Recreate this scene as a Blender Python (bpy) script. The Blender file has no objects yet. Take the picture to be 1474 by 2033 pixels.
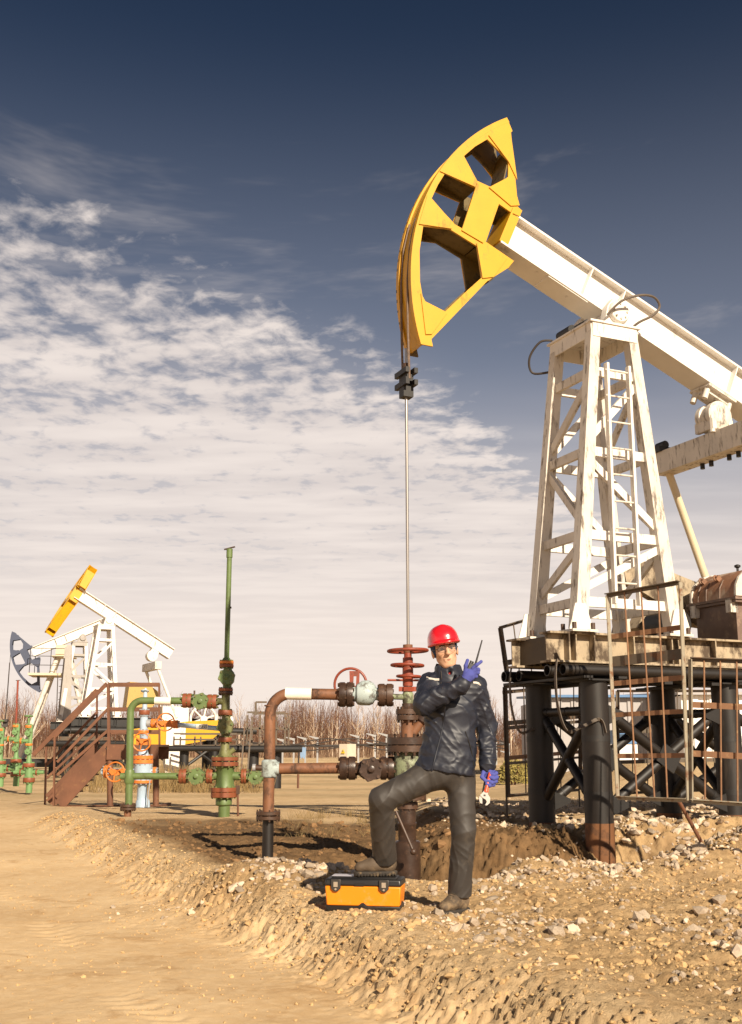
import bpy, math, random
import numpy as np
from mathutils import Vector, Matrix
from mathutils.geometry import tessellate_polygon
random.seed(7); RNG = np.random.default_rng(7)
SC = bpy.context.scene
COL = SC.collection

# ------------------------------------------------------------------ camera
CAM_F, CAM_H, PITCH = 2150.0, 1.06, math.atan((1485 - 1016.5) / 2150.0)
cam_data = bpy.data.cameras.new('camera')
cam_data.sensor_fit = 'VERTICAL'; cam_data.sensor_height = 36.0
cam_data.lens = CAM_F * 36.0 / 2033.0
cam_data.clip_end = 3000; cam_data.clip_start = 0.1
cam = bpy.data.objects.new('camera', cam_data); COL.objects.link(cam)
cam.location = (0, 0, CAM_H); cam.rotation_euler = (math.pi / 2 + PITCH, 0, 0)
SC.camera = cam

# ------------------------------------------------------------------ sky, sun, exposure
SUN_AZ, SUN_EL = math.radians(25), math.radians(29.5)      # to the right of and behind the photographer
SUN_DIR = Vector((math.sin(SUN_AZ) * math.cos(SUN_EL), -math.cos(SUN_AZ) * math.cos(SUN_EL), math.sin(SUN_EL)))
W = bpy.data.worlds.new('World'); SC.world = W; W.use_nodes = True
nt = W.node_tree; nt.nodes.clear(); L = nt.links.new
def N(t, **kw):
    n = nt.nodes.new(t)
    for k, v in kw.items(): setattr(n, k, v)
    return n
def M2(op, a, b=None, c=None, clamp=False):
    n = N('ShaderNodeMath', operation=op); n.use_clamp = clamp
    for i, v in enumerate((a, b, c)):
        if v is None: continue
        if isinstance(v, (int, float)): n.inputs[i].default_value = v
        else: L(v, n.inputs[i])
    return n.outputs[0]
def SS(lo, hi, v):
    n = N('ShaderNodeMapRange', interpolation_type='SMOOTHSTEP')
    L(v, n.inputs[0]); n.inputs[1].default_value = lo; n.inputs[2].default_value = hi
    return n.outputs[0]
tc = N('ShaderNodeTexCoord'); sep = N('ShaderNodeSeparateXYZ'); L(tc.outputs['Generated'], sep.inputs[0])
dx, dy, dz = sep.outputs
zc = M2('ADD', M2('MAXIMUM', dz, 0.0), 0.03)
qx, qy = M2('DIVIDE', dx, zc), M2('DIVIDE', dy, zc)
cq = N('ShaderNodeCombineXYZ'); L(qx, cq.inputs[0]); L(qy, cq.inputs[1])
def wnoise(scale, detail, rough, rot=0, sx=1, sy=1, off=0.0, dist=0.0):
    mp = N('ShaderNodeMapping'); L(cq.outputs[0], mp.inputs[0])
    mp.inputs['Rotation'].default_value = (0, 0, rot); mp.inputs['Scale'].default_value = (sx, sy, 1)
    mp.inputs['Location'].default_value = (off, off * .7, off)
    t = N('ShaderNodeTexNoise'); L(mp.outputs[0], t.inputs['Vector'])
    t.inputs['Scale'].default_value = scale; t.inputs['Detail'].default_value = detail
    t.inputs['Roughness'].default_value = rough; t.inputs['Distortion'].default_value = dist
    return t.outputs['Fac']
cells = wnoise(13.5, 6, 0.58, rot=0.45, sx=0.9, sy=0.75, dist=0.25)
bands = wnoise(3.0, 3, 0.5, rot=0.45, sx=0.6, sy=1.5, off=3.1)
large = wnoise(0.55, 3, 0.5, off=8.3)
wisp = wnoise(1.3, 6, 0.62, rot=1.0, sx=.8, sy=1.2, off=5.2, dist=.4)
# the bank of small clouds fills the sky beyond a slanting edge
edge = M2('SUBTRACT', qy, M2('ADD', M2('MULTIPLY', qx, 1.60), 2.30))
edge = M2('ADD', edge, M2('MULTIPLY', M2('SUBTRACT', large, 0.5), 1.2))
cover = SS(-0.35, 0.85, edge)
far = SS(0.45, 0.18, dz)
mix = M2('ADD', M2('MULTIPLY', cells, 0.62), M2('MULTIPLY', bands, 0.38))
thr = M2('SUBTRACT', 0.60, M2('ADD', M2('MULTIPLY', cover, 0.22), M2('MULTIPLY', far, 0.17)))
alpha = SS(0.0, 0.26, M2('SUBTRACT', mix, thr))
alpha = M2('MULTIPLY', alpha, M2('MULTIPLY', SS(0.0, 0.45, cover), 0.88))
alpha = M2('MAXIMUM', alpha, M2('MULTIPLY', SS(0.53, 0.74, wisp), 0.34))
alpha = M2('MAXIMUM', alpha, M2('MULTIPLY', SS(0.36, 0.10, dz), 0.94))
alpha = M2('MAXIMUM', alpha, M2('MULTIPLY', M2('MULTIPLY', cover, SS(0.42, 0.20, dz)), 0.62))
veil = M2('MULTIPLY', SS(0.62, 0.20, dz), 0.38)
sky = N('ShaderNodeTexSky', sky_type='NISHITA'); sky.sun_disc = False
sky.sun_elevation = SUN_EL; sky.sun_rotation = math.pi - SUN_AZ
sky.air_density = 1.0; sky.dust_density = 0.6; sky.ozone_density = 1.6; sky.altitude = 100
tint = N('ShaderNodeMix', data_type='RGBA', blend_type='MULTIPLY'); tint.inputs[0].default_value = 1
gam = N('ShaderNodeGamma'); gam.inputs[1].default_value = 1.6; scl = N('ShaderNodeMix', data_type='RGBA', blend_type='MULTIPLY'); scl.inputs[0].default_value = 1
L(sky.outputs[0], scl.inputs[6]); scl.inputs[7].default_value = (.25, .25, .25, 1); L(scl.outputs[2], gam.inputs[0])
hs = N('ShaderNodeHueSaturation'); hs.inputs['Saturation'].default_value = .88; L(gam.outputs[0], hs.inputs['Color'])
L(hs.outputs[0], tint.inputs[6]); tint.inputs[7].default_value = (1.45, 1.58, 1.55, 1)
SKY_STR = 0.055
cloudc = N('ShaderNodeMix', data_type='RGBA')
L(M2('MULTIPLY', SS(0.35, 0.72, bands), 0.7), cloudc.inputs[0])
cloudc.inputs[6].default_value = (9.6, 8.5, 7.9, 1); cloudc.inputs[7].default_value = (12.2, 10.8, 9.8, 1)
hz = N('ShaderNodeMix', data_type='RGBA'); L(SS(0.25, 0.0, dz), hz.inputs[0])
L(cloudc.outputs[2], hz.inputs[6]); hz.inputs[7].default_value = (11.6, 10.0, 8.9, 1)
skymix = N('ShaderNodeMix', data_type='RGBA'); L(alpha, skymix.inputs[0])
air = N('ShaderNodeMix', data_type='RGBA'); L(veil, air.inputs[0]); L(tint.outputs[2], air.inputs[6]); air.inputs[7].default_value = (6.2, 6.3, 7.3, 1)
L(air.outputs[2], skymix.inputs[6]); L(hz.outputs[2], skymix.inputs[7])
bg = N('ShaderNodeBackground'); L(skymix.outputs[2], bg.inputs[0]); bg.inputs[1].default_value = SKY_STR
wo = N('ShaderNodeOutputWorld'); L(bg.outputs[0], wo.inputs[0])

sun_data = bpy.data.lights.new('sun', 'SUN'); sun_data.energy = 5.0; sun_data.angle = math.radians(0.53)
sun_data.color = (1.0, 0.86, 0.67)
sun = bpy.data.objects.new('sun', sun_data); COL.objects.link(sun)
sun.rotation_euler = SUN_DIR.to_track_quat('Z', 'Y').to_euler(); sun.location = SUN_DIR * 60
SC.view_settings.view_transform = 'Standard'; SC.view_settings.look = 'None'
SC.view_settings.exposure = 0.62; SC.view_settings.gamma = 1.0
SC.render.engine = 'CYCLES'; SC.cycles.max_bounces = 6; SC.cycles.use_denoising = True
SC.cycles.transparent_max_bounces = 8

# ------------------------------------------------------------------ pixel helpers: where things of the photograph stand
_c, _s = math.cos(PITCH), math.sin(PITCH)
def at(px, py, Y):
    a = (px - 737) / CAM_F; b = -(py - 1016.5) / CAM_F
    k = Y / (_c - b * _s)
    return Vector((a * k, Y, (_s + b * _c) * k + CAM_H))
def m_per_px(Y): return Y / CAM_F

# ------------------------------------------------------------------ numpy noise
_perm = np.concatenate([RNG.permutation(256)] * 3)
_grad = RNG.normal(size=(256, 3)); _grad /= np.linalg.norm(_grad, axis=1)[:, None]
def noise3(x, y, z=0.0):
    x, y, z = np.broadcast_arrays(np.asarray(x, float), np.asarray(y, float), np.asarray(z, float))
    xi, yi, zi = np.floor(x).astype(int), np.floor(y).astype(int), np.floor(z).astype(int)
    xf, yf, zf = x - xi, y - yi, z - zi
    u, v, w = (t * t * t * (t * (t * 6 - 15) + 10) for t in (xf, yf, zf))
    out = 0
    for i in (0, 1):
        for j in (0, 1):
            for k in (0, 1):
                h = _perm[(_perm[(_perm[(xi + i) & 255] + yi + j) & 255] + zi + k) & 255]
                g = _grad[h]
                d = g[..., 0] * (xf - i) + g[..., 1] * (yf - j) + g[..., 2] * (zf - k)
                out = out + d * (u if i else 1 - u) * (v if j else 1 - v) * (w if k else 1 - w)
    return out * 1.5
def fbm(x, y, z=0.0, o=4, r=0.5):
    a, f, s = 1.0, 1.0, 0
    for i in range(o):
        s = s + a * noise3(x * f + i * 17.3, y * f - i * 9.1, np.asarray(z) * f + i * 3.7); a *= r; f *= 2.03
    return s
def sm(a, b, t):
    t = np.clip((t - a) / (b - a), 0, 1); return t * t * (3 - 2 * t)

# ------------------------------------------------------------------ mesh builder
def V3(p): return Vector(p)
class MB:
    def __init__(s): s.v = []; s.f = []
    def add(s, vs, fs):
        o = len(s.v); s.v.extend([tuple(p) for p in vs]); s.f.extend([tuple(i + o for i in f) for f in fs]); return s
    def hexa(s, p):       # 8 corners: bottom 4 ccw, top 4 ccw
        return s.add(p, [(3, 2, 1, 0), (4, 5, 6, 7), (0, 1, 5, 4), (1, 2, 6, 5), (2, 3, 7, 6), (3, 0, 4, 7)])
    def box(s, c, d, ax=None):
        c = V3(c); ex, ey, ez = ax if ax else (Vector((1, 0, 0)), Vector((0, 1, 0)), Vector((0, 0, 1)))
        ex, ey, ez = ex * d[0] / 2, ey * d[1] / 2, ez * d[2] / 2
        return s.hexa([c - ex - ey - ez, c + ex - ey - ez, c + ex + ey - ez, c - ex + ey - ez,
                       c - ex - ey + ez, c + ex - ey + ez, c + ex + ey + ez, c - ex + ey + ez])
    def bar(s, p, q, w, h, up=(0, 0, 1), w2=None, h2=None):
        p, q = V3(p), V3(q); e = (q - p).normalized(); up = V3(up)
        sd = e.cross(up)
        if sd.length < 1e-4: sd = e.cross(Vector((0, 1, 0)))
        sd.normalize(); u = sd.cross(e)
        a, b = sd * w / 2, u * h / 2; a2, b2 = sd * (w2 or w) / 2, u * (h2 or h) / 2
        return s.hexa([p - a - b, p + a - b, q + a2 - b2, q - a2 - b2, p - a + b, p + a + b, q + a2 + b2, q - a2 + b2])
    def angle_bar(s, p, q, w, t=0.008, up=(0, 0, 1)):     # an L profile
        p, q = V3(p), V3(q); e = (q - p).normalized(); up = V3(up); sd = e.cross(up)
        if sd.length < 1e-4: sd = e.cross(Vector((0, 1, 0)))
        sd.normalize(); u = sd.cross(e)
        s.bar(p, q, w, t, up); o = sd * (w / 2 - t / 2) - u * (w / 2 + t / 2 + .0003)
        return s.bar(p + o, q + o, t, w, up)
    def cyl(s, p, q, r, r2=None, n=12, caps=True):
        p, q = V3(p), V3(q); r2 = r if r2 is None else r2
        e = (q - p).normalized(); a = e.orthogonal().normalized(); b = e.cross(a)
        vs = []
        for c, rr in ((p, r), (q, r2)):
            for i in range(n):
                t = 2 * math.pi * i / n; vs.append(c + (a * math.cos(t) + b * math.sin(t)) * rr)
        fs = [(i, (i + 1) % n, n + (i + 1) % n, n + i) for i in range(n)]
        if caps: fs += [tuple(range(n - 1, -1, -1)), tuple(range(n, 2 * n))]
        return s.add(vs, fs)
    def lathe(s, c, axis, prof, n=20):      # prof: (radius, height along the axis)
        c = V3(c); e = V3(axis).normalized(); a = e.orthogonal().normalized(); b = e.cross(a)
        vs = []; fs = []
        for r, h in prof:
            for i in range(n):
                t = 2 * math.pi * i / n; vs.append(c + e * h + (a * math.cos(t) + b * math.sin(t)) * max(r, 1e-4))
        for k in range(len(prof) - 1):
            for i in range(n):
                fs.append((k * n + i, k * n + (i + 1) % n, (k + 1) * n + (i + 1) % n, (k + 1) * n + i))
        fs += [tuple(range(n - 1, -1, -1)), tuple(range((len(prof) - 1) * n, len(prof) * n))]
        return s.add(vs, fs)
    def tube(s, pts, r, n=8, closed=False):
        pts = [V3(p) for p in pts]; m = len(pts)
        rs = r if isinstance(r, (list, tuple)) else [r] * m
        vs = []; fs = []; prev = None
        for k, p in enumerate(pts):
            if closed: e = pts[(k + 1) % m] - pts[k - 1]
            else: e = pts[min(k + 1, m - 1)] - pts[max(k - 1, 0)]
            e.normalize()
            a = e.orthogonal() if prev is None else prev - e * prev.dot(e)
            a.normalize(); prev = a; b = e.cross(a)
            for i in range(n):
                t = 2 * math.pi * i / n; vs.append(p + (a * math.cos(t) + b * math.sin(t)) * rs[k])
        for k in range(m if closed else m - 1):
            k2 = (k + 1) % m
            for i in range(n): fs.append((k * n + i, k * n + (i + 1) % n, k2 * n + (i + 1) % n, k2 * n + i))
        if not closed: fs += [tuple(range(n - 1, -1, -1)), tuple(range((m - 1) * n, m * n))]
        return s.add(vs, fs)
    def torus(s, c, axis, R, r, n=28, m=8):
        c = V3(c); e = V3(axis).normalized(); a = e.orthogonal().normalized(); b = e.cross(a)
        vs = []; fs = []
        for i in range(n):
            t = 2 * math.pi * i / n; d = a * math.cos(t) + b * math.sin(t)
            for j in range(m):
                u = 2 * math.pi * j / m; vs.append(c + d * (R + r * math.cos(u)) + e * r * math.sin(u))
        for i in range(n):
            for j in range(m):
                fs.append((i * m + j, ((i + 1) % n) * m + j, ((i + 1) % n) * m + (j + 1) % m, i * m + (j + 1) % m))
        return s.add(vs, fs)
    def ball(s, c, rad, ax=None, n=12, m=8):
        c = V3(c); ex, ey, ez = ax if ax else (Vector((1, 0, 0)), Vector((0, 1, 0)), Vector((0, 0, 1)))
        if isinstance(rad, (int, float)): rad = (rad,) * 3
        vs = [c - ez * rad[2]]; fs = []
        for k in range(1, m):
            ph = -math.pi / 2 + math.pi * k / m
            for i in range(n):
                t = 2 * math.pi * i / n
                vs.append(c + ex * rad[0] * math.cos(ph) * math.cos(t) + ey * rad[1] * math.cos(ph) * math.sin(t) + ez * rad[2] * math.sin(ph))
        vs.append(c + ez * rad[2]); top = len(vs) - 1
        for i in range(n): fs.append((0, 1 + (i + 1) % n, 1 + i)); fs.append((top, top - n + i, top - n + (i + 1) % n))
        for k in range(m - 2):
            for i in range(n):
                fs.append((1 + k * n + i, 1 + k * n + (i + 1) % n, 1 + (k + 1) * n + (i + 1) % n, 1 + (k + 1) * n + i))
        return s.add(vs, fs)
    def prism(s, loops, o, ex, ey, th):      # loops[0] outline, others holes, in the plane (ex, ey); thickness along ex x ey
        o, ex, ey = V3(o), V3(ex), V3(ey); ez = ex.cross(ey).normalized()
        flat = [p for lp in loops for p in lp]
        tris = tessellate_polygon([[Vector((p[0], p[1], 0)) for p in lp] for lp in loops])
        n = len(flat)
        vs = [o + ex * a + ey * b + ez * th / 2 for a, b in flat] + [o + ex * a + ey * b - ez * th / 2 for a, b in flat]
        fs = []
        for t in tris:
            a, b, c = (flat[i] for i in t)
            if (b[0] - a[0]) * (c[1] - a[1]) - (b[1] - a[1]) * (c[0] - a[0]) < 0: t = (t[0], t[2], t[1])
            fs.append(tuple(t)); fs.append((t[0] + n, t[2] + n, t[1] + n))
        k = 0
        for li, lp in enumerate(loops):
            m = len(lp)
            area = sum(lp[i][0] * lp[(i + 1) % m][1] - lp[(i + 1) % m][0] * lp[i][1] for i in range(m))
            fw = (area > 0) == (li == 0)
            for i in range(m):
                a, b = k + i, k + (i + 1) % m
                fs.append((a + n, b + n, b, a) if fw else (a, b, b + n, a + n))
            k += m
        return s.add(vs, fs)
    def bolts(s, c, axis, R, r, h, n, ph=0.0):       # ring of hexagonal studs along the axis, centred on c
        c = V3(c); e = V3(axis).normalized(); a = e.orthogonal().normalized(); b = e.cross(a)
        for i in range(n):
            t = 2 * math.pi * i / n + ph; p = c + (a * math.cos(t) + b * math.sin(t)) * R
            s.cyl(p - e * h / 2, p + e * h / 2, r, n=6)
        return s
    def build(s, name, mat=None, parent=None, sharp=38, flat=False):
        me = bpy.data.meshes.new(name); me.from_pydata(s.v, [], s.f); me.update()
        return finish(name, me, mat, parent, sharp, flat)
def finish(name, me, mat, parent=None, sharp=38, flat=False):
    if mat: me.materials.append(MAT[mat] if isinstance(mat, str) else mat)
    if not flat and len(me.polygons):
        me.polygons.foreach_set('use_smooth', [True] * len(me.polygons))
        try: me.set_sharp_from_angle(angle=math.radians(sharp))
        except Exception: pass
    o = bpy.data.objects.new(name, me); COL.objects.link(o)
    if parent is not None:
        o.parent = parent
        if parent.get('_world'): o.matrix_parent_inverse = Matrix.Translation(-Vector(parent.location))
    return o
def tag(o, label, cat, group=None, kind=None):
    if label: o['label'] = label
    if cat: o['category'] = cat
    if group: o['group'] = group
    if kind: o['kind'] = kind
    return o
def thing(name, label, cat, loc=(0, 0, 0), rotz=0.0, group=None, world=True, scale=1.0):
    """An Empty at the thing's base. world=True: its parts are given in world coordinates."""
    o = bpy.data.objects.new(name, None); COL.objects.link(o); o.empty_display_size = .1
    o.location = loc; o.rotation_euler = (0, 0, rotz); o.scale = (scale,) * 3
    if world: o['_world'] = 1
    return tag(o, label, cat, group)
def copy_thing(root, label, loc, rotz=0.0, scale=1.0):
    r = root.copy(); COL.objects.link(r); r.location = loc; r.rotation_euler = (0, 0, rotz); r.scale = (scale,) * 3
    r['label'] = label
    for ch in list(root.children):
        c = ch.copy(); COL.objects.link(c); c.parent = r
        for g in list(ch.children):
            d = g.copy(); COL.objects.link(d); d.parent = c
    return r

# ------------------------------------------------------------------ materials
MAT = {}
def mat(name, col, rough=0.6, metal=0.0, var=0.12, vscale=3.0, dirt=None, damt=0.0, dscale=6.0, bump=0.0, bscale=30.0,
        spec=0.5, coat=0.0, stretch=None, thr=0.55, island=0.0):
    m = bpy.data.materials.new(name); m.use_nodes = True; t = m.node_tree; n = t.nodes; lk = t.links.new
    b = n['Principled BSDF']; b.inputs['Roughness'].default_value = rough; b.inputs['Metallic'].default_value = metal
    b.inputs['Specular IOR Level'].default_value = spec; b.inputs['Coat Weight'].default_value = coat
    tcn = n.new('ShaderNodeTexCoord'); vec = tcn.outputs['Object']
    if stretch:
        mp = n.new('ShaderNodeMapping'); lk(vec, mp.inputs[0]); mp.inputs['Scale'].default_value = stretch; svec = mp.outputs[0]
    else: svec = vec
    def noise(sc, det=5, rg=.6, v=None):
        x = n.new('ShaderNodeTexNoise'); lk(v or vec, x.inputs['Vector']); x.inputs['Scale'].default_value = sc
        x.inputs['Detail'].default_value = det; x.inputs['Roughness'].default_value = rg; return x.outputs['Fac']
    def mixc(f, a, bb, typ='MIX'):
        x = n.new('ShaderNodeMix'); x.data_type = 'RGBA'; x.blend_type = typ
        if isinstance(f, (int, float)): x.inputs[0].default_value = f
        else: lk(f, x.inputs[0])
        for i, v in ((6, a), (7, bb)):
            if isinstance(v, tuple): x.inputs[i].default_value = (*v[:3], 1)
            else: lk(v, x.inputs[i])
        return x.outputs[2]
    def rng(f, a, bb, c, d):
        x = n.new('ShaderNodeMapRange'); lk(f, x.inputs[0])
        for i, v in enumerate((a, bb, c, d)): x.inputs[i + 1].default_value = v
        return x.outputs[0]
    nz = noise(vscale)
    lo = tuple(c * (1 - var) for c in col); hi = tuple(min(1, c * (1 + var)) for c in col)
    c = mixc(rng(nz, .3, .7, 0, 1), lo, hi)
    if island:
        g = n.new('ShaderNodeNewGeometry'); 
        c = mixc(rng(g.outputs['Random Per Island'], 0, 1, 0, 1), mixc(1.0, c, (1 - island,) * 3, 'MULTIPLY'), mixc(1.0, c, (1 + island,) * 3, 'MULTIPLY'))
    if dirt:
        f = rng(noise(dscale, 7, .68, svec), thr, thr + .12, 0, damt)
        c = mixc(f, c, dirt); lk(rng(f, 0, 1, rough, min(1, rough + .3)), b.inputs['Roughness'])
    lk(c, b.inputs['Base Color'])
    if bump:
        bp = n.new('ShaderNodeBump'); bp.inputs['Strength'].default_value = 1.0; bp.inputs['Distance'].default_value = bump
        lk(noise(bscale, 6, .65), bp.inputs['Height']); lk(bp.outputs[0], b.inputs['Normal'])
    MAT[name] = m; return m
RUST = (0.16, 0.065, 0.025)
mat('white_paint', (.74, .70, .64), .45, var=.06, dirt=(.12, .08, .05), damt=.75, dscale=7, stretch=(2.4, 2.4, .45), thr=.555)
mat('white_worn', (.62, .57, .50), .5, var=.12, dirt=(.10, .07, .05), damt=.85, dscale=8, stretch=(2, 2, .5), thr=.535)
mat('beam_white', (.74, .71, .66), .45, var=.05, dirt=(.16, .11, .07), damt=.6, dscale=3.5, stretch=(1.2, 1.2, .6), thr=.61)
mat('yellow_shaded_grimy', (.13, .085, .018), .6, var=.3, vscale=5, dirt=(.04, .03, .015), damt=.8, dscale=5, thr=.5)  # head interior: shade between the plates put into the colour, plus grime
mat('cream_paint', (0.629, 0.527, 0.357), .5, var=.08, dirt=RUST, damt=.7, dscale=2.2, thr=.6)
mat('grey_paint', (.34, .31, .28), .55, var=.1, dirt=(.12, .06, .03), damt=.6, dscale=5, stretch=(2, 2, .4), thr=.58)
mat('yellow_paint', (.57, .295, .002), .45, var=.07, dirt=(.20, .10, .012), damt=.6, dscale=5.5, stretch=(1.5, 1.5, .7), thr=.58)
mat('yellow_pale', (.45, .29, .08), .5, var=.06, dirt=RUST, damt=.8, dscale=5, thr=.6)
mat('blue_grey', (.05, .062, .105), .5, var=.08, dirt=(.06, .05, .05), damt=.5, thr=.62)
mat('skid_paint', (.38, .30, .20), .6, var=.15, dirt=(.05, .03, .018), damt=.9, dscale=4.5, stretch=(1.2, 1.2, .7), thr=.47)
mat('skid_dark', (.085, .06, .035), .65, var=.25, dirt=(.2, .14, .08), damt=.4, dscale=7, thr=.55)
mat('black_steel', (.013, .011, .010), .55, var=.25, dirt=(.09, .06, .04), damt=.35, dscale=9, thr=.60, bump=.001)
mat('pile_steel', (.012, .0085, .0065), .5, var=.3, dirt=(.07, .05, .035), damt=.35, dscale=6, stretch=(2, 2, .25), thr=.58)
mat('pile_rust', (.17, .07, .025), .8, var=.25, dirt=(.05, .03, .02), damt=.7, dscale=6, thr=.5, bump=.002)
mat('rust_pipe', (.185, .078, .036), .62, var=.28, vscale=6, dirt=(.045, .024, .015), damt=.85, dscale=8, stretch=(1, 1, .6), thr=.50)
mat('rust_rail', (0.136, 0.056, 0.028), .7, var=.25, dirt=(.32, .17, .07), damt=.45, dscale=8, thr=.58)
mat('dark_rust', (0.064, 0.032, 0.018), .5, var=.3, vscale=10, dirt=(.28, .15, .08), damt=.5, dscale=16, thr=.60, bump=.002)
mat('oily_rust', (0.045, 0.025, 0.017), .35, var=.35, vscale=12, dirt=(.22, .11, .055), damt=.55, dscale=14, thr=.58, bump=.002)
mat('red_paint', (0.240, 0.044, 0.020), .5, var=.15, dirt=(.08, .035, .022), damt=.8, dscale=9, thr=.53)
mat('gasket_gap', (.012, .010, .010), .8)
mat('pale_blue', (.36, .42, .41), .5, var=.15, dirt=(.09, .075, .06), damt=.88, dscale=12, thr=.49)
mat('pale_green_worn', (.20, .225, .13), .5, var=.25, dirt=(.045, .035, .022), damt=.92, dscale=13, thr=.44)
mat('green_paint', (0.108, 0.158, 0.050), .5, var=.16, vscale=5, dirt=(.075, .085, .03), damt=.8, dscale=7, thr=.54)
mat('green_bright', (0.143, 0.255, 0.098), .5, var=.12, dirt=(.09, .14, .05), damt=.6, thr=.56)
mat('green_olive', (0.150, 0.150, 0.056), .55, var=.18, dirt=(.08, .06, .02), damt=.8, dscale=9, thr=.52)
mat('flange_red', (0.216, 0.061, 0.023), .55, var=.15, dirt=(.10, .05, .025), damt=.7, dscale=8, thr=.56)
mat('flange_orange', (0.578, 0.170, 0.025), .5, var=.1, dirt=(.25, .10, .03), damt=.5, thr=.6)
mat('sky_blue_paint', (.38, .48, .58), .45, var=.08, dirt=(.22, .24, .26), damt=.5, thr=.6)
mat('cloth_tape', (.80, .74, .62), .8, var=.05, dirt=(.55, .36, .18), damt=.7, dscale=14, thr=.6)
mat('steel_rod', (.42, .38, .34), .3, metal=.85, var=.1)
mat('wire_rope', (.14, .09, .06), .6, var=.3, vscale=40, bump=.003, bscale=120)
mat('galvanised', (.36, .36, .36), .45, metal=.3, var=.1)
mat('cable', (.045, .036, .032), .6, var=.2)
mat('belt', (.11, .085, .065), .7, var=.2)
mat('gear_rust', (.16, .105, .08), .55, var=.3, vscale=4, dirt=(.34, .24, .17), damt=.6, dscale=5, thr=.55)
mat('gear_hood', (.27, .135, .075), .5, var=.3, vscale=4, dirt=(.46, .36, .27), damt=.8, dscale=5, stretch=(1, 1, .5), thr=.50)
mat('fence_cream', (.31, .27, .20), .6, var=.12, dirt=RUST, damt=.9, dscale=9, thr=.52)
mat('fence_dark', (.11, .085, .06), .65, var=.25, dirt=RUST, damt=.7, dscale=10, thr=.52)
mat('fence_rust', (.24, .12, .06), .7, var=.2, dirt=(.42, .27, .14), damt=.6, dscale=10, thr=.55)
mat('sign_white', (.78, .76, .70), .6, var=.04)
mat('sign_ink', (.16, .15, .15), .7)
mat('warn_yellow', (.75, .50, .02), .5)
# ================================================================== ground
_ey = np.array([-60, 2.5, 4.0, 4.59, 4.82, 5.26, 6.43, 8.61, 10.61, 14.27, 22.97, 40, 400])
_ex = np.array([30, 2.2, 1.42, 1.11, .95, .83, .18, -.83, -1.83, -3.43, -7.61, -14, -200])
def bank_d(x, y):        # > 0 on the road side of the bank, metres from its upper edge
    return (np.interp(y, _ey, _ex) - x) * 0.88
def gauss(x, y, cx, cy, rx, ry): return np.exp(-((x - cx) / rx) ** 2 - ((y - cy) / ry) ** 2)
def masks(x, y):
    d = bank_d(x, y) + .10 * fbm(x * 1.3, y * 1.3, 4.0, 3)
    nd = fbm(x * .5, y * .5, 9.0, 3)
    damp = sm(-.1, .5, 1.0 - ((x + 1.5) / 3.2) ** 2 - ((y - 12.6) / 2.9) ** 2 + .5 * nd) * sm(.1, -.35, d)
    damp = np.maximum(damp, sm(0, .5, 1.2 - ((x - .9) / 1.1) ** 2 - ((y - 10.7) / .75) ** 2 + .6 * nd))
    gravel = np.zeros_like(x)
    gravel = np.maximum(gravel, sm(.05, -.5, d) * sm(9.6, 8.4, y) * .85)
    gravel = np.maximum(gravel, gauss(x, y, -.75, 9.0, .95, .55) * 1.3)
    gravel = np.maximum(gravel, gauss(x, y, 1.5, 9.75, .8, .55) * 1.3)
    gravel = np.maximum(gravel, sm(1.0, 1.9, x) * sm(12.4, 11.6, y) * sm(8.6, 9.4, y))
    gravel = np.maximum(gravel, sm(.5, 1.4, x) * sm(10.8, 11.3, y) * sm(19, 14, y) * .45)
    gravel = np.clip(gravel + .25 * fbm(x * 1.1, y * 1.1, 2.0, 3) * (gravel > .05), 0, 1)
    return damp, gravel, d
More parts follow.
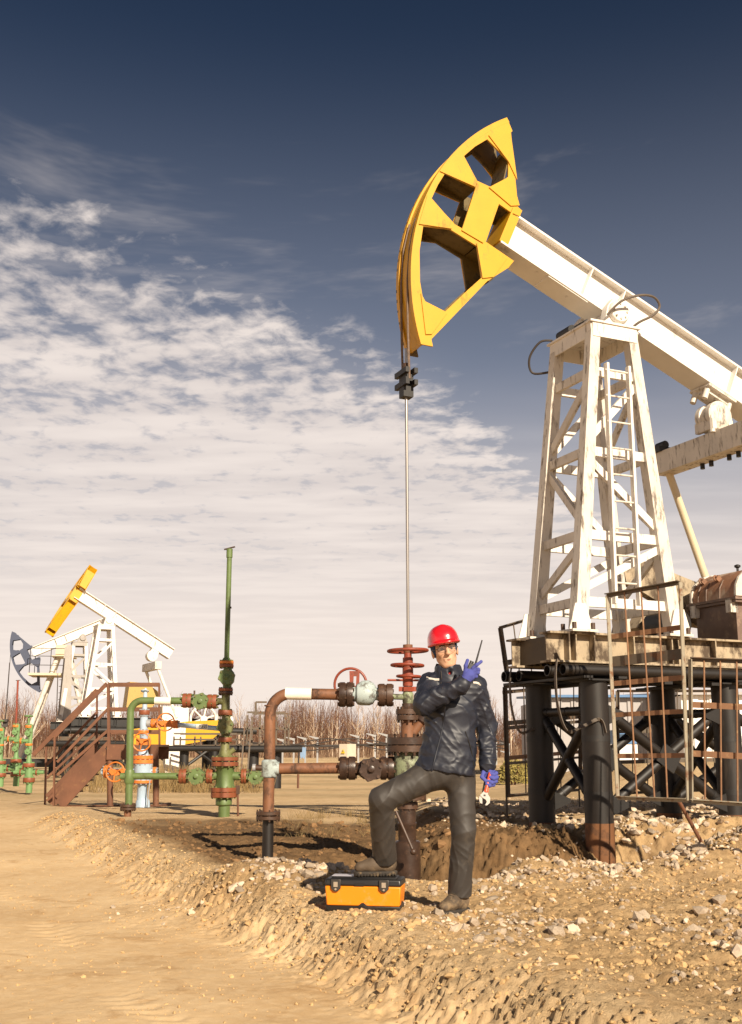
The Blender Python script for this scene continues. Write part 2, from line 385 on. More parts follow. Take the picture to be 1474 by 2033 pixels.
def H(x, y, fine=True):
    x = np.asarray(x, float); y = np.asarray(y, float)
    damp, gravel, d = masks(x, y)
    n1 = fbm(x * .35, y * .35, 1.0, 3); n2 = fbm(x * 1.6, y * 1.6, 2.0, 3)
    z = .03 * n1
    cutn = .22 * fbm(x * 1.1, y * .9, 6.0, 4)
    z = z + .29 * sm(10.35, 11.0, y + cutn - .35 * sm(1.6, 3.2, x)) * sm(.15, .9, x + .5 * cutn) * sm(26, 16, y)
    z = z + .10 * sm(10.2, 13.5, y) * sm(.9, .0, x) * sm(24, 17, y)
    z = z - .27 * sm(.15, .95, np.exp(-((x - .25) / 1.0) ** 2 - ((y - 10.2) / .8) ** 2) * 1.15 + .25 * cutn)
    z = z + .14 * gauss(x, y, -.75, 9.05, .75, .42) + .13 * gauss(x, y, 1.45, 9.9, .42, .35)
    z = z + .42 * gauss(x, y, 3.75, 10.3, .85, .75) + .10 * gauss(x, y, 2.6, 9.6, .7, .4)
    z = z - .20 * gauss(x, y, 2.55, 10.75, .75, .35)
    fade = sm(23, 13, y)
    crest = .035 * np.exp(-((d + .15) / .25) ** 2) * fade
    face = sm(-.04, .44, d) * .235 * fade
    z = z - face + crest
    # embankments farther off
    z = z + .80 * sm(20, 25, y) * sm(34, 27, y) * sm(3.2, 6.0, x) * sm(40, 20, x)
    z = z + .42 * sm(62, 72, y) * sm(90, 82, y)
    z = z - .05 * sm(18, 22, y)
    if fine:
        near = sm(30, 12, y) * sm(-9, -6, x) * sm(9, 6, x)
        rough = .5 + 1.0 * gravel + .6 * damp - .40 * sm(.35, .6, d)
        z = z + near * rough * (.022 * n2 + .014 * fbm(x * 5.5, y * 5.5, 3.0, 3) + .010 * np.abs(fbm(x * 16, y * 16, 5.0, 2)))
        bk = np.exp(-((d - .17) / .24) ** 2) * sm(20, 8, y)
        def bil(f, k, o=2): return np.abs(fbm(x * f, y * f, k, o, .5))
        along = (x * .43 - y * .9)
        cleft = np.clip(1 - np.abs(fbm(along * 7.5, d * 2.5, 17.0, 3, .6)) * 4.0, 0, 1)
        z = z + bk * (.02 * bil(4.2, 8.0) + .025 * bil(9.5, 18.0) + .03 * bil(21, 28.0) - .022 * cleft * sm(11, 7, y) - .005)
        z = z + gravel * near * .035 * bil(9, 38.0)
        road = sm(.35, .6, d) * near
        tr = np.sin((d - .9) * 5.2 + .6 * n1) * sm(.4, .8, d) * sm(3.2, 2.2, d)
        tread = np.maximum(np.exp(-((d - 1.42 - .06 * n1) / .12) ** 4), np.exp(-((d - 2.75 - .06 * n1) / .12) ** 4)) * (np.sin(along * 44 + np.abs(d - 1.42) * 30) * .55 - .75)
        z = z + road * (.004 * tr + .007 * tread * sm(-.3, .3, fbm(x * .8, y * .8, 14.0, 2) + .15) + .005 * fbm(x * 2, y * 2, 11.0, 3) + .003 * bil(9, 15.0))
        cutf = np.maximum(gauss(x, y, 1.1, 10.75, 1.3, .45), .9 * gauss(x, y, 2.9, 11.1, 1.5, .7))
        z = z + cutf * (.11 * bil(4.5, 12.0, 3) + .06 * bil(12, 13.0) - .05)
    return z
def grow(a, b, n, k): t = np.linspace(0, 1, n + 1)[1:]; return a + (b - a) * (np.exp(k * t) - 1) / (math.exp(k) - 1)
gx = np.concatenate([grow(-4.4, -900, 60, 8.5)[::-1], np.arange(-4.4, -2.2, .03), np.arange(-2.2, 2.6, .019), np.arange(2.6, 4.81, .028), grow(4.8, 900, 60, 8.5)])
gy = np.concatenate([grow(3.9, -120, 25, 4)[::-1], np.arange(3.9, 4.5, .03), np.arange(4.5, 8.6, .019), np.arange(8.6, 13.2, .028), grow(13.2, 1500, 120, 7.4)])
GX, GY = np.meshgrid(gx, gy)
GZ = H(GX, GY)
gdamp, ggrav, gd = masks(GX, GY)
_near = sm(16, 11, GY) * sm(3.5, 4.2, GY) * (np.abs(GX) < 5)
_jit = np.clip(RNG.normal(size=GX.shape), -2.2, 2.2)
GZ = GZ + _near * _jit * (.0009 + .011 * np.exp(-((gd - .17) / .22) ** 2) * sm(16, 9, GY) + .0045 * ggrav + .005 * gdamp + .010 * gauss(GX, GY, 1.1, 10.75, 1.3, .5))
nx, ny = len(gx), len(gy)
verts = np.stack([GX, GY, GZ], -1).reshape(-1, 3)
idx = np.arange(nx * ny).reshape(ny, nx)
quads = np.stack([idx[:-1, :-1], idx[:-1, 1:], idx[1:, 1:], idx[1:, :-1]], -1).reshape(-1, 4)
def mesh_np(name, v, q):
    me = bpy.data.meshes.new(name); k = q.shape[1]
    me.vertices.add(len(v)); me.vertices.foreach_set('co', np.ascontiguousarray(v, np.float32).ravel())
    me.loops.add(q.size); me.loops.foreach_set('vertex_index', np.ascontiguousarray(q, np.int32).ravel())
    me.polygons.add(len(q)); me.polygons.foreach_set('loop_start', np.arange(0, q.size, k, dtype=np.int32))
    me.polygons.foreach_set('use_smooth', np.ones(len(q), bool)); me.update(calc_edges=True); me.validate()
    return me
gme = mesh_np('ground', verts, quads)
for nm, arr in (('damp', gdamp), ('gravel', ggrav), ('road', sm(.0, .35, gd))):
    a = gme.attributes.new(nm, 'FLOAT', 'POINT'); a.data.foreach_set('value', arr.astype(np.float32).ravel())
def ground_material():
    m = bpy.data.materials.new('soil'); m.use_nodes = True; t = m.node_tree; n = t.nodes; lk = t.links.new
    b = n['Principled BSDF']; b.inputs['Roughness'].default_value = .95; b.inputs['Specular IOR Level'].default_value = .15
    geo = n.new('ShaderNodeNewGeometry'); P = geo.outputs['Position']
    def noise(sc, det=6, rg=.6, dist=0.):
        x = n.new('ShaderNodeTexNoise'); lk(P, x.inputs['Vector']); x.inputs['Scale'].default_value = sc
        x.inputs['Detail'].default_value = det; x.inputs['Roughness'].default_value = rg; x.inputs['Distortion'].default_value = dist
        return x.outputs['Fac']
    def rng(f, a, bb, c=0., d=1.):
        x = n.new('ShaderNodeMapRange'); lk(f, x.inputs[0])
        for i, v in enumerate((a, bb, c, d)): x.inputs[i + 1].default_value = v
        return x.outputs[0]
    def mx(f, a, bb, typ='MIX'):
        x = n.new('ShaderNodeMix'); x.data_type = 'RGBA'; x.blend_type = typ
        if isinstance(f, float): x.inputs[0].default_value = f
        else: lk(f, x.inputs[0])
        for i, v in ((6, a), (7, bb)):
            if isinstance(v, tuple): x.inputs[i].default_value = (*v, 1)
            else: lk(v, x.inputs[i])
        return x.outputs[2]
    def mul(a, bb):
        x = n.new('ShaderNodeMath'); x.operation = 'MULTIPLY'; lk(a, x.inputs[0])
        if isinstance(bb, float): x.inputs[1].default_value = bb
        else: lk(bb, x.inputs[1])
        return x.outputs[0]
    def attr(nm): x = n.new('ShaderNodeAttribute'); x.attribute_name = nm; return x.outputs['Fac']
    base = mx(rng(noise(.9, 6, .6), .3, .7), (.53, .355, .185), (.68, .49, .28))
    base = mx(mul(rng(noise(9, 6, .7), .45, .7), .55), base, (.71, .54, .335))
    base = mx(mul(rng(noise(2.6, 7, .68, .8), .55, .66), .6), base, (.41, .24, .105))
    gcol = mx(rng(noise(14, 5, .7), .35, .65), (.38, .235, .11), (.55, .37, .185))
    gcol = mx(mul(rng(noise(3, 5, .6), .5, .7), .7), gcol, (.27, .165, .085))
    c = mx(mul(attr('gravel'), .8), base, gcol)
    dcol = mx(rng(noise(3.5, 6, .65), .35, .65), (.105, .056, .024), (.23, .13, .058))
    dcol = mx(mul(rng(noise(1.3, 6, .6), .56, .7), .8), dcol, (.075, .045, .022))
    c = mx(mul(attr('damp'), .9), c, dcol)
    c = mx(mul(mul(rng(noise(.8, 5, .6, .5), .53, .66), attr('gravel')), .55), c, (.17, .105, .055))
    # far fields: pale sand with strips of dead grass
    sx = n.new('ShaderNodeSeparateXYZ'); lk(P, sx.inputs[0])
    farm = rng(sx.outputs[1], 18, 30)
    mp = n.new('ShaderNodeMapping'); lk(P, mp.inputs[0]); mp.inputs['Scale'].default_value = (.06, .22, 1)
    nn = n.new('ShaderNodeTexNoise'); lk(mp.outputs[0], nn.inputs['Vector']); nn.inputs['Scale'].default_value = 1.6; nn.inputs['Detail'].default_value = 6
    c = mx(mul(mul(rng(nn.outputs['Fac'], .40, .66), farm), .55), c, (.20, .155, .075))
    lk(c, b.inputs['Base Color'])
    bp = n.new('ShaderNodeBump'); bp.inputs['Distance'].default_value = .024; lk(rng(attr('road'), .3, 1, .85, .26), bp.inputs['Strength'])
    s = n.new('ShaderNodeMath'); s.operation = 'ADD'; lk(noise(24, 9, .78), s.inputs[0]); lk(mul(noise(110, 4, .8), .5), s.inputs[1])
    lk(s.outputs[0], bp.inputs['Height']); lk(bp.outputs[0], b.inputs['Normal'])
    return m
MAT['soil'] = ground_material()
ground = finish('ground', gme, 'soil', None, flat=True)
tag(ground, None, None, kind='structure')

# ---- stones and clods
mat('stone', (.47, .375, .28), .9, var=.18, vscale=8, dirt=(.34, .22, .115), damt=.75, dscale=9, thr=.52, bump=.004, bscale=60, spec=.2, island=.45)
mat('clod', (.49, .325, .16), .95, var=.15, vscale=9, bump=.004, bscale=70, spec=.12, island=.10)
mat('damp_clod', (.19, .108, .05), .9, var=.25, vscale=9, spec=.2, island=.3)
_g = (1 + 5 ** .5) / 2
ICO_V = np.array([(-1, _g, 0), (1, _g, 0), (-1, -_g, 0), (1, -_g, 0), (0, -1, _g), (0, 1, _g), (0, -1, -_g), (0, 1, -_g), (_g, 0, -1), (_g, 0, 1), (-_g, 0, -1), (-_g, 0, 1)], float) / math.hypot(1, _g)
ICO_F = np.array([(0, 11, 5), (0, 5, 1), (0, 1, 7), (0, 7, 10), (0, 10, 11), (1, 5, 9), (5, 11, 4), (11, 10, 2), (10, 7, 6), (7, 1, 8), (3, 9, 4), (3, 4, 2), (3, 2, 6), (3, 6, 8), (3, 8, 9), (4, 9, 5), (2, 4, 11), (6, 2, 10), (8, 6, 7), (9, 8, 1)])
def rand_rot(n):
    q = RNG.normal(size=(n, 4)); q /= np.linalg.norm(q, axis=1)[:, None]; w, x, y, z = q.T
    return np.stack([np.stack([1 - 2 * (y * y + z * z), 2 * (x * y - z * w), 2 * (x * z + y * w)], -1),
                     np.stack([2 * (x * y + z * w), 1 - 2 * (x * x + z * z), 2 * (y * z - x * w)], -1),
                     np.stack([2 * (x * z - y * w), 2 * (y * z + x * w), 1 - 2 * (x * x + y * y)], -1)], 1)
def stones(pos, size, name, material, parent=None, sink=.25, aniso=(1, .8, .65)):
    n = len(pos)
    v = ICO_V[None] * (1 + RNG.uniform(-.28, .28, (n, 12, 1)))
    v = v * (np.array(aniso)[None] * RNG.uniform(.75, 1.25, (n, 3)))[:, None, :]
    v = np.einsum('nij,nkj->nki', rand_rot(n), v) * size[:, None, None]
    v[:, :, 2] *= .8
    p = pos.copy(); p[:, 2] += size * (.5 - sink)
    v = (v + p[:, None, :]).reshape(-1, 3)
    f = (ICO_F[None] + 12 * np.arange(n)[:, None, None]).reshape(-1, 3)
    me = mesh_np(name, v, f); me.polygons.foreach_set('use_smooth', np.zeros(len(f), bool))
    return finish(name, me, material, parent, flat=True)
def scatter(n, x0, x1, y0, y1, dens):
    x = RNG.uniform(x0, x1, n); y = RNG.uniform(y0, y1, n)
    k = RNG.uniform(0, 1, n) < dens(x, y); return x[k], y[k]
def dens_g(x, y): 
    dmp, g, d = masks(x, y); cl = sm(-.25, .4, fbm(x * .9, y * .9, 21.0, 4))
    return g * (.12 + .88 * cl)
sx_, sy_ = scatter(27000, -2.2, 5.4, 4.3, 12.4, dens_g)
sz_ = np.clip(RNG.lognormal(math.log(.0115), .62, len(sx_)), .005, .05)
heap = np.clip(gauss(sx_, sy_, -.75, 9.0, .9, .5) + gauss(sx_, sy_, 1.5, 9.8, .9, .5) + sm(2., 3., sx_) * sm(9.2, 9.8, sy_), 0, 1)
sz_ = np.minimum(sz_ * (1 + .9 * heap), .058)
o = stones(np.stack([sx_, sy_, H(sx_, sy_)], 1), sz_, 'rubble', 'stone', sink=.42); tag(o, 'loose pale crushed stone scattered over the dug ground', 'rubble', kind='stuff')
x2, y2 = scatter(9000, .5, 7.5, 11.2, 20, lambda x, y: masks(x, y)[1])
z2 = np.clip(RNG.lognormal(math.log(.022), .5, len(x2)), .01, .07)
o = stones(np.stack([x2, y2, H(x2, y2)], 1), z2, 'rubble', 'stone'); tag(o, 'broken stone lying on the raised ground under the black platform', 'rubble', kind='stuff')
x3, y3 = scatter(64000, -6, 2.2, 4.3, 17, lambda x, y: np.exp(-((bank_d(x, y) - .17) / .21) ** 2) * .9 + .022 * (bank_d(x, y) > 0) * sm(-.1, .35, fbm(x * .9, y * .9, 41.0, 3)))
z3 = np.clip(RNG.lognormal(math.log(.0085), .55, len(x3)), .004, .035) * np.where(bank_d(x3, y3) > .45, .6, 1)
o = stones(np.stack([x3, y3, H(x3, y3)], 1), z3, 'clods', 'clod', sink=.45, aniso=(1, .8, .9)); tag(o, 'crumbly sand clods along the cut bank of the track', 'soil clods', kind='stuff')
x4, y4 = scatter(2500, -5, 2.5, 10.1, 15, lambda x, y: masks(x, y)[0] * .8)
o = stones(np.stack([x4, y4, H(x4, y4)], 1), np.clip(RNG.lognormal(math.log(.018), .5, len(x4)), .008, .06), 'clods', 'damp_clod', sink=.35); tag(o, 'clods of damp brown earth round the rusty wellhead', 'soil clods', kind='stuff')
x5, y5 = scatter(22000, -2.5, 4.6, 4.3, 10.8, lambda x, y: sm(.05, -.2, bank_d(x, y)) * (masks(x, y)[0] < .3) * (.35 + .65 * sm(-.3, .3, fbm(x * 1.5, y * 1.5, 31.0, 3))))
o = stones(np.stack([x5, y5, H(x5, y5)], 1), np.clip(RNG.lognormal(math.log(.009), .55, len(x5)), .004, .035), 'clods', 'clod', sink=.4); tag(o, 'crumbs of sandy soil over the dug ground by the worker', 'soil clods', kind='stuff')
x6, y6 = scatter(9000, -6, 1.2, 4.8, 13, lambda x, y: (bank_d(x, y) > .4) * (.25 + .75 * sm(-.2, .4, fbm(x * .8, y * .8, 51.0, 3))))
o = stones(np.stack([x6, y6, H(x6, y6)], 1), np.clip(RNG.lognormal(math.log(.0055), .5, len(x6)), .003, .02), 'grit', 'clod', sink=.35); tag(o, 'fine grit lying loose on the sandy track', 'grit', kind='stuff')
# the stones one can pick out singly: children of the ground
protos = []
for k in range(10):
    v = ICO_V * (1 + RNG.uniform(-.25, .25, (12, 1))) * np.array([1, .8, .62]) * RNG.uniform(.8, 1.2, 3)
    me = bpy.data.meshes.new('stone'); me.from_pydata([tuple(p) for p in v], [], [tuple(int(i) for i in f) for f in ICO_F]); me.materials.append(MAT['stone']); protos.append(me)
bx_, by_ = scatter(1100, -1.8, 4.4, 4.5, 10.5, lambda x, y: dens_g(x, y) * sm(-.1, -.4, bank_d(x, y)))
for k in range(min(170, len(bx_))):
    o = bpy.data.objects.new('stone', protos[k % 10]); COL.objects.link(o)
    s = float(np.clip(RNG.lognormal(math.log(.036), .35), .022, .075)) * (.75 if by_[k] < 6 else 1)
    o.location = (bx_[k], by_[k], float(H(bx_[k], by_[k])) + s * .25); o.scale = (s, s, s)
    o.rotation_euler = tuple(RNG.uniform(-.5, .5, 2)) + (RNG.uniform(0, 6.28),); o.parent = ground
def Hs(x, y): return float(H(np.array([x]), np.array([y]))[0])
# ================================================================== pumping units
PSI = math.radians(24)
ROD = at(810.7, 1278, 10.5); ROD.z = 0
PIV = (2.43, 5.79)
H1 = [(-2.257, .66), (-2.186, .855), (-2.093, 1.034), (-1.776, .96), (-1.705, .772), (-1.814, .53), (-2.023, .487)]
H2 = [(-2.366, .335), (-2.386, .161), (-2.387, -.033), (-2.059, -.146), (-1.95, -.137), (-1.995, .402)]
H3 = [(-2.347, -.385), (-2.071, -.231), (-1.721, -.22), (-1.538, -.523), (-1.626, -.746), (-1.761, -1.119), (-2.026, -1.147), (-2.136, -.979), (-2.274, -.667)]
BACK = [(-1.866, 1.328), (-1.877, 1.303), (-1.464, .51), (-1.404, .501), (-1.407, .419), (-1.518, .398), (-1.68, .4), (-1.65, -.11),
        (-1.273, -.115), (-1.303, -.229), (-1.465, -.521), (-1.781, -1.487), (-1.736, -1.55)]
def arc(r, a0, a1, n): return [(-r * math.cos(a0 + (a1 - a0) * i / n), r * math.sin(a0 + (a1 - a0) * i / n)) for i in range(n + 1)]
A0, A1, RR = math.atan2(-1.595, 1.818), math.atan2(1.383, 1.945), 2.455
A0 = -math.asin(1.6 / RR) ; A1 = math.asin(1.44 / RR)
def beam_frame(t):
    b = Vector((math.cos(t), 0, -math.sin(t))); m = Vector((math.sin(t), 0, math.cos(t))); y = Vector((0, 1, 0))
    return b, m, y
def horse_head(root, t, paint, swung=False, simple=False):
    b, m, y = beam_frame(t); o = Vector((PIV[0], 0, PIV[1]))
    if swung:      # the head is folded aside on its hinge
        hinge = o + b * -1.50 + m * .2; b2, y2 = -y, b
        o = hinge + b2 * 1.75 - m * .2 + b * .02; b, y = b2, y2
    HW = .165; inner_mat = 'yellow_shaded_grimy' if paint == 'yellow_paint' and not swung else paint  # inner webs and far plate take the shade-darkened yellow
    outline = arc(RR, A0, A1, 28) + BACK
    # tread that carries the ropes, with raised rims
    mb = MB(); pts = arc(1.0, A0, A1, 36)
    for (y0, y1, r0, r1) in ((-HW + .012, HW - .012, RR - .045, RR - .02), (-HW - .012, -HW + .05, RR - .06, RR), (HW - .05, HW + .012, RR - .06, RR)):
        vs = []; fs = []
        for (a_, p_) in pts:
            for (rr, yy) in ((r0, y0), (r0, y1), (r1, y1), (r1, y0)): vs.append(o + b * a_ * rr + m * p_ * rr + y * yy)
        for k in range(len(pts) - 1):
            for i in range(4): fs.append((k * 4 + i, (k + 1) * 4 + i, (k + 1) * 4 + (i + 1) % 4, k * 4 + (i + 1) % 4))
        fs += [(0, 1, 2, 3), tuple(len(vs) - 4 + i for i in (3, 2, 1, 0))]
        mb.add(vs, fs)
    head = mb.build('horse_head', paint, root)
    for s in (-1, 1):
        MB().prism([outline, H1, H2, H3], o + y * HW * s, b, m, .022).build('side_plate', paint if s < 0 or swung else inner_mat, head)
    # radial and chord webs between the plates
    def web(a, c, th=.014, w=HW * 2 - .024):
        A_, C_ = o + b * a[0] + m * a[1], o + b * c[0] + m * c[1]
        MB().bar(A_, C_, th, w, up=y).build('cross_web', inner_mat, head)
    for a, c in (((-2.36, .42), (-1.97, .44)), ((-2.38, -.24), (-1.72, -.175)), ((-1.68, .44), (-1.81, 1.2)), ((-1.70, .455), (-1.42, .455)),
                 ((-1.40, -.17), (-1.70, -.17)), ((-1.40, -.30), (-1.75, -1.38)), ((-1.68, .38), (-1.655, -.14)), ((-2.24, .60), (-2.02, .52))): web(a, c)
    if not simple:
        for pl in ([(-2.43, .31), (-2.34, .71), (-2.013, .479), (-2.005, .40)], [(-2.40, -.40), (-2.445, -.04), (-2.055, -.150), (-2.058, -.222)],
                   [(-2.003, .457), (-1.718, .43), (-1.675, -.151), (-1.951, -.168)], [(-2.10, 1.08), (-1.88, 1.28), (-1.60, .80), (-1.775, .94)],
                   [(-1.86, .50), (-1.68, .80), (-1.46, .53), (-1.55, .46)], [(-1.74, -.20), (-1.36, -.14), (-1.42, -.44), (-1.53, -.53)],
                   [(-2.08, -1.10), (-1.98, -1.17), (-1.74, -1.13), (-1.80, -1.44), (-1.86, -1.48)]):
            for s in (-1, 1):
                MB().prism([pl], o + y * (HW + .018) * s, b, m, .014).build('gusset_plate', paint, head)
    return head
def walking_beam(root, t, paint, tail=2.35, tip='yellow_paint', simple=False):
    b, m, y = beam_frame(t); o = Vector((PIV[0], 0, PIV[1])); mb = MB(); ax = (b, y, m)
    a0, a1 = -1.50, tail; ln = a1 - a0; c = o + b * (a0 + a1) / 2
    mb.box(c + m * .016, (ln, .33, .024), ax); mb.box(c + m * .420, (ln, .33, .024), ax); mb.box(c + m * .218, (ln - .004, .15, .379), ax)
    beam = mb.build('walking_beam', paint, root)
    for a_ in (-.36, .11, 1.82):
        for s in (-1, 1): MB().box(o + b * a_ + y * .1185 * s + m * .218, (.014, .085, .378), ax).build('stiffener', paint, beam)
    if not simple:
        MB().box(o + b * -.55 + m * -.004, (.55, .30, .014), ax).build('pad_plate', paint, beam)
        mb = MB(); mb.box(o + b * -1.512 + m * .218, (.022, .40, .46), ax)
        for s in (-1, 1): mb.box(o + b * -1.45 + y * .155 * s + m * .218, (.10, .016, .40), ax)
        mb.box(o + b * -1.45 + m * .44, (.10, .33, .014), ax)
        mb.build('end_plate', tip, beam)
    return beam
def pump_tower(root, paint, worn, simple=False):
    z0, z1 = 2.20, 5.55
    base = {(0, -1): (1.68, -.42), (1, -1): (2.86, -.43), (0, 1): (1.72, .42), (1, 1): (2.86, .43)}
    top = {(0, -1): (2.09, -.345), (1, -1): (2.56, -.345), (0, 1): (2.09, .345), (1, 1): (2.56, .345)}
    def lp(i, s, z):
        f = (z - z0) / (z1 - z0); a, c = base[(i, s)], top[(i, s)]
        return Vector((a[0] + (c[0] - a[0]) * f, a[1] + (c[1] - a[1]) * f, z))
    for i in (0, 1):
        for s in (-1, 1):
            leg = MB().bar(lp(i, s, z0 + .02), lp(i, s, z1), .145, .13, up=(0, 1, 0), w2=.12, h2=.11).build('tower_leg', worn, root)
            p = lp(i, s, z0); MB().box((p.x, p.y, z0 - .004), (.30, .26, .024)).build('foot_plate', worn, leg)
            mb = MB(); mb.prism([[(-.14, 0), (.14, 0), (.06, .26), (-.06, .26)]], (p.x + (.02 if i else -.02), p.y + s * .083, z0 + .008), (1, 0, 0), (0, 0, 1), .014); mb.build('gusset_plate', paint, leg)
            for ex in (-.11, .11):
                for ey in (-.1, .1): MB().cyl((p.x + ex, p.y + ey, z0), (p.x + ex, p.y + ey, z0 + .075), .022, n=8).build('anchor_bolt', 'dark_rust', leg)
    zs = (5.0, 4.10, 3.20, 2.50)
    for z in zs:
        for s in (-1, 1): MB().bar(lp(0, s, z), lp(1, s, z), .045, .10, up=(0, 0, 1)).build('cross_brace', paint, root)
        for i in (0, 1): MB().bar(lp(i, -1, z), lp(i, 1, z), .045, .095, up=(0, 0, 1)).build('cross_brace', worn, root)
    for (za, zb) in ((4.22, 4.93), (4.03, 3.30), (2.62, 3.12)):
        for s in (-1, 1): MB().bar(lp(0, s, za), lp(1, s, zb), .04, .08, up=(0, 0, 1)).build('diagonal_brace', paint, root)
        for i in (0, 1): MB().bar(lp(i, 1, za), lp(i, -1, zb), .04, .08, up=(0, 0, 1)).build('diagonal_brace', worn, root)
    mb = MB(); mb.box((2.33, 0, 5.56), (.66, .86, .022)); mb.box((2.325, -.405, 5.47), (.58, .014, .16)); mb.box((2.325, .405, 5.47), (.58, .014, .16))
    mb.box((2.025, 0, 5.47), (.014, .79, .16)); mb.box((2.63, 0, 5.47), (.014, .79, .16))
    mb.build('tower_cap', paint, root)
    # saddle bearing
    mb = MB()
    for s in (-1, 1):
        mb.prism([[(-.19, -.21), (.19, -.21), (.13, .02), (.05, .12), (-.05, .12), (-.13, .02)]], (2.43, .29 * s, 5.785), (1, 0, 0), (0, 0, 1), .10)
        mb.lathe((2.43, .23 * s, 5.74), (0, s, 0), [(.13, 0), (.13, .14), (.115, .16), (.05, .165)], 24)
    mb.cyl((2.43, -.36, 5.74), (2.43, .36, 5.74), .07, n=16)
    sb = mb.build('saddle_bearing', paint, root)
    if simple: return
    mb = MB(); mb.bolts((2.43, -.40, 5.74), (0, 1, 0), .085, .012, .012, 8); mb.build('cover_bolts', worn, sb)
    mb = MB()      # grease hoses
    loop = [Vector((2.24, -.40, 5.66)), Vector((2.36, -.50, 5.80)), Vector((2.56, -.56, 5.88)), Vector((2.76, -.55, 5.90)), Vector((2.86, -.52, 5.82)), Vector((2.78, -.50, 5.71)), Vector((2.64, -.45, 5.63)), Vector((2.58, -.41, 5.58))]
    mb.tube(smooth_path(loop, 6), .014, 8)
    mb.build('grease_hose', 'belt', root)
    mb = MB(); mb.tube(smooth_path([Vector((2.06, .40, 5.62)), Vector((1.93, .46, 5.60)), Vector((1.86, .58, 5.44)), Vector((1.92, .62, 5.28)), Vector((2.06, .46, 5.26))], 6), .014, 8); mb.build('grease_hose', 'cable', root)
    mb = MB(); mb.cyl((2.10, .05, 5.63), (2.10, .30, 5.63), .06, n=14); mb.cyl((2.12, -.2, 5.62), (2.12, .0, 5.62), .045, n=12); mb.box((2.13, .36, 5.60), (.06, .08, .06)); mb.build('oiler', 'black_steel', root)
    # ladder on the side
    lad = MB()
    for s_ in (0, 1): lad.bar((2.07 + .30 * s_, -.50 - .02, 2.48), (2.13 + .28 * s_, -.47 - .02, 5.06), .03, .06, up=(0, 1, 0))
    lo = lad.build('ladder', paint, root)
    for k in range(9):
        z = 2.70 + .285 * k; MB().cyl((2.075 + .02 * (z - 2.5) / 2.5, -.505, z), (2.375 + .015 * (z - 2.5) / 2.5, -.505, z), .011, n=8).build('rung', worn, lo)
def smooth_path(P, k):
    P = [Vector(p) for p in P]; Q = [P[0]] + P + [P[-1]]; out = []
    for i in range(1, len(Q) - 2):
        for j in range(k):
            t = j / k; a, b, c, d = Q[i - 1], Q[i], Q[i + 1], Q[i + 2]
            out.append(.5 * ((2 * b) + (c - a) * t + (2 * a - 5 * b + 4 * c - d) * t * t + (3 * b - a - 3 * c + d) * t ** 3))
    return out + [P[-1]]
def pump_skid(root, paint, dark, length=6.6):
    for s, s0 in ((-1, 1.30), (1, 1.40)):
        mb = MB(); c = (s0 + length) / 2; ln = length - s0
        mb.box((c, .40 * s, 2.171), (ln, .20, .02)); mb.box((c, .40 * s, 1.890), (ln, .20, .02)); mb.box((c, .40 * s, 2.0305), (ln - .01, .016, .261))
        be = mb.build('skid_beam', paint, root)
        for a in (s0 + .22, s0 + .30, 1.82, 2.30, 2.78, 2.86, 3.35, 4.0, 4.6):
            MB().box((a, .40 * s - .054, 2.0305), (.014, .088, .258)).build('stiffener', paint, be)
    for a, m_ in ((1.52, dark), (2.9, dark), (4.7, dark)):
        mb = MB(); mb.box((a, 0, 2.03), (.03, .78, .255)); mb.build('cross_beam', m_, root)
    mb = MB(); mb.box((2.27, 0, 2.165), (1.5, .60, .012)); mb.build('deck_plate', dark, root)

# ---------------------------------------------------------------- the near unit
pump = thing('pumping_unit', 'white pumping unit with yellow horse head towering over the worker', 'pumpjack', ROD, PSI, world=False)
T0 = math.radians(23.5)
horse_head(pump, T0, 'yellow_paint'); walking_beam(pump, T0, 'beam_white'); pump_tower(pump, 'white_paint', 'white_worn'); pump_skid(pump, 'skid_paint', 'skid_dark')
b, m, y = beam_frame(T0); o = Vector((PIV[0], 0, PIV[1]))
e0 = o + b * 1.72 - m * .02
mb = MB(); mb.box(e0 + m * .0, (.42, .34, .03), (b, y, m)); mb.box(e0 - m * .04, (.34, .22, .05), (b, y, m))
for s in (-1, 1):
    mb.cyl(e0 + b * .17 * s + y * -.10 - m * .16, e0 + b * .17 * s + y * -.10 + m * .02, .035, n=10)
    mb.cyl(e0 + b * .17 * s + y * .10 - m * .16, e0 + b * .17 * s + y * .10 + m * .02, .035, n=10)
eqb = mb.build('equaliser_bracket', 'white_worn', pump)
ec = Vector((e0.x - .02, 0, e0.z - .26))
mb = MB(); mb.lathe(ec - y * .17, y, [(.06, 0), (.12, .01), (.17, .05), (.17, .12), (.15, .13), (.15, .21), (.17, .22), (.17, .29), (.12, .33), (.06, .34)], 24)
mb.build('bearing_drum', 'white_worn', eqb)
mb = MB()
for s in (-1, 1):
    mb.cyl(ec + Vector((.13 * s, -.12, -.22)), ec + Vector((.13 * s, -.12, -.02)), .03, n=8); mb.box(ec + Vector((.12 * s, 0, -.12)), (.06, .30, .12))
mb.build('bearing_clamp', 'white_worn', eqb)
mb = MB(); zc_ = ec.z - .34; mb.box((ec.x, 0, zc_), (.22, 1.95, .27)); eq = mb.build('equaliser_bar', 'white_worn', pump)
mb = MB()
for s in (-1, 1): mb.box((ec.x - .05, .88 * s, zc_ + .16), (.20, .16, .06)); mb.cyl((ec.x - .05, .80 * s, zc_ + .22), (ec.x - .05, .95 * s, zc_ + .22), .05, n=12)
for k in (-.3, -.15, .15, .3): mb.cyl((ec.x + .06, k, zc_ - .20), (ec.x + .06, k, zc_ - .13), .03, n=6)
mb.build('pin_bracket', 'black_steel', eq)
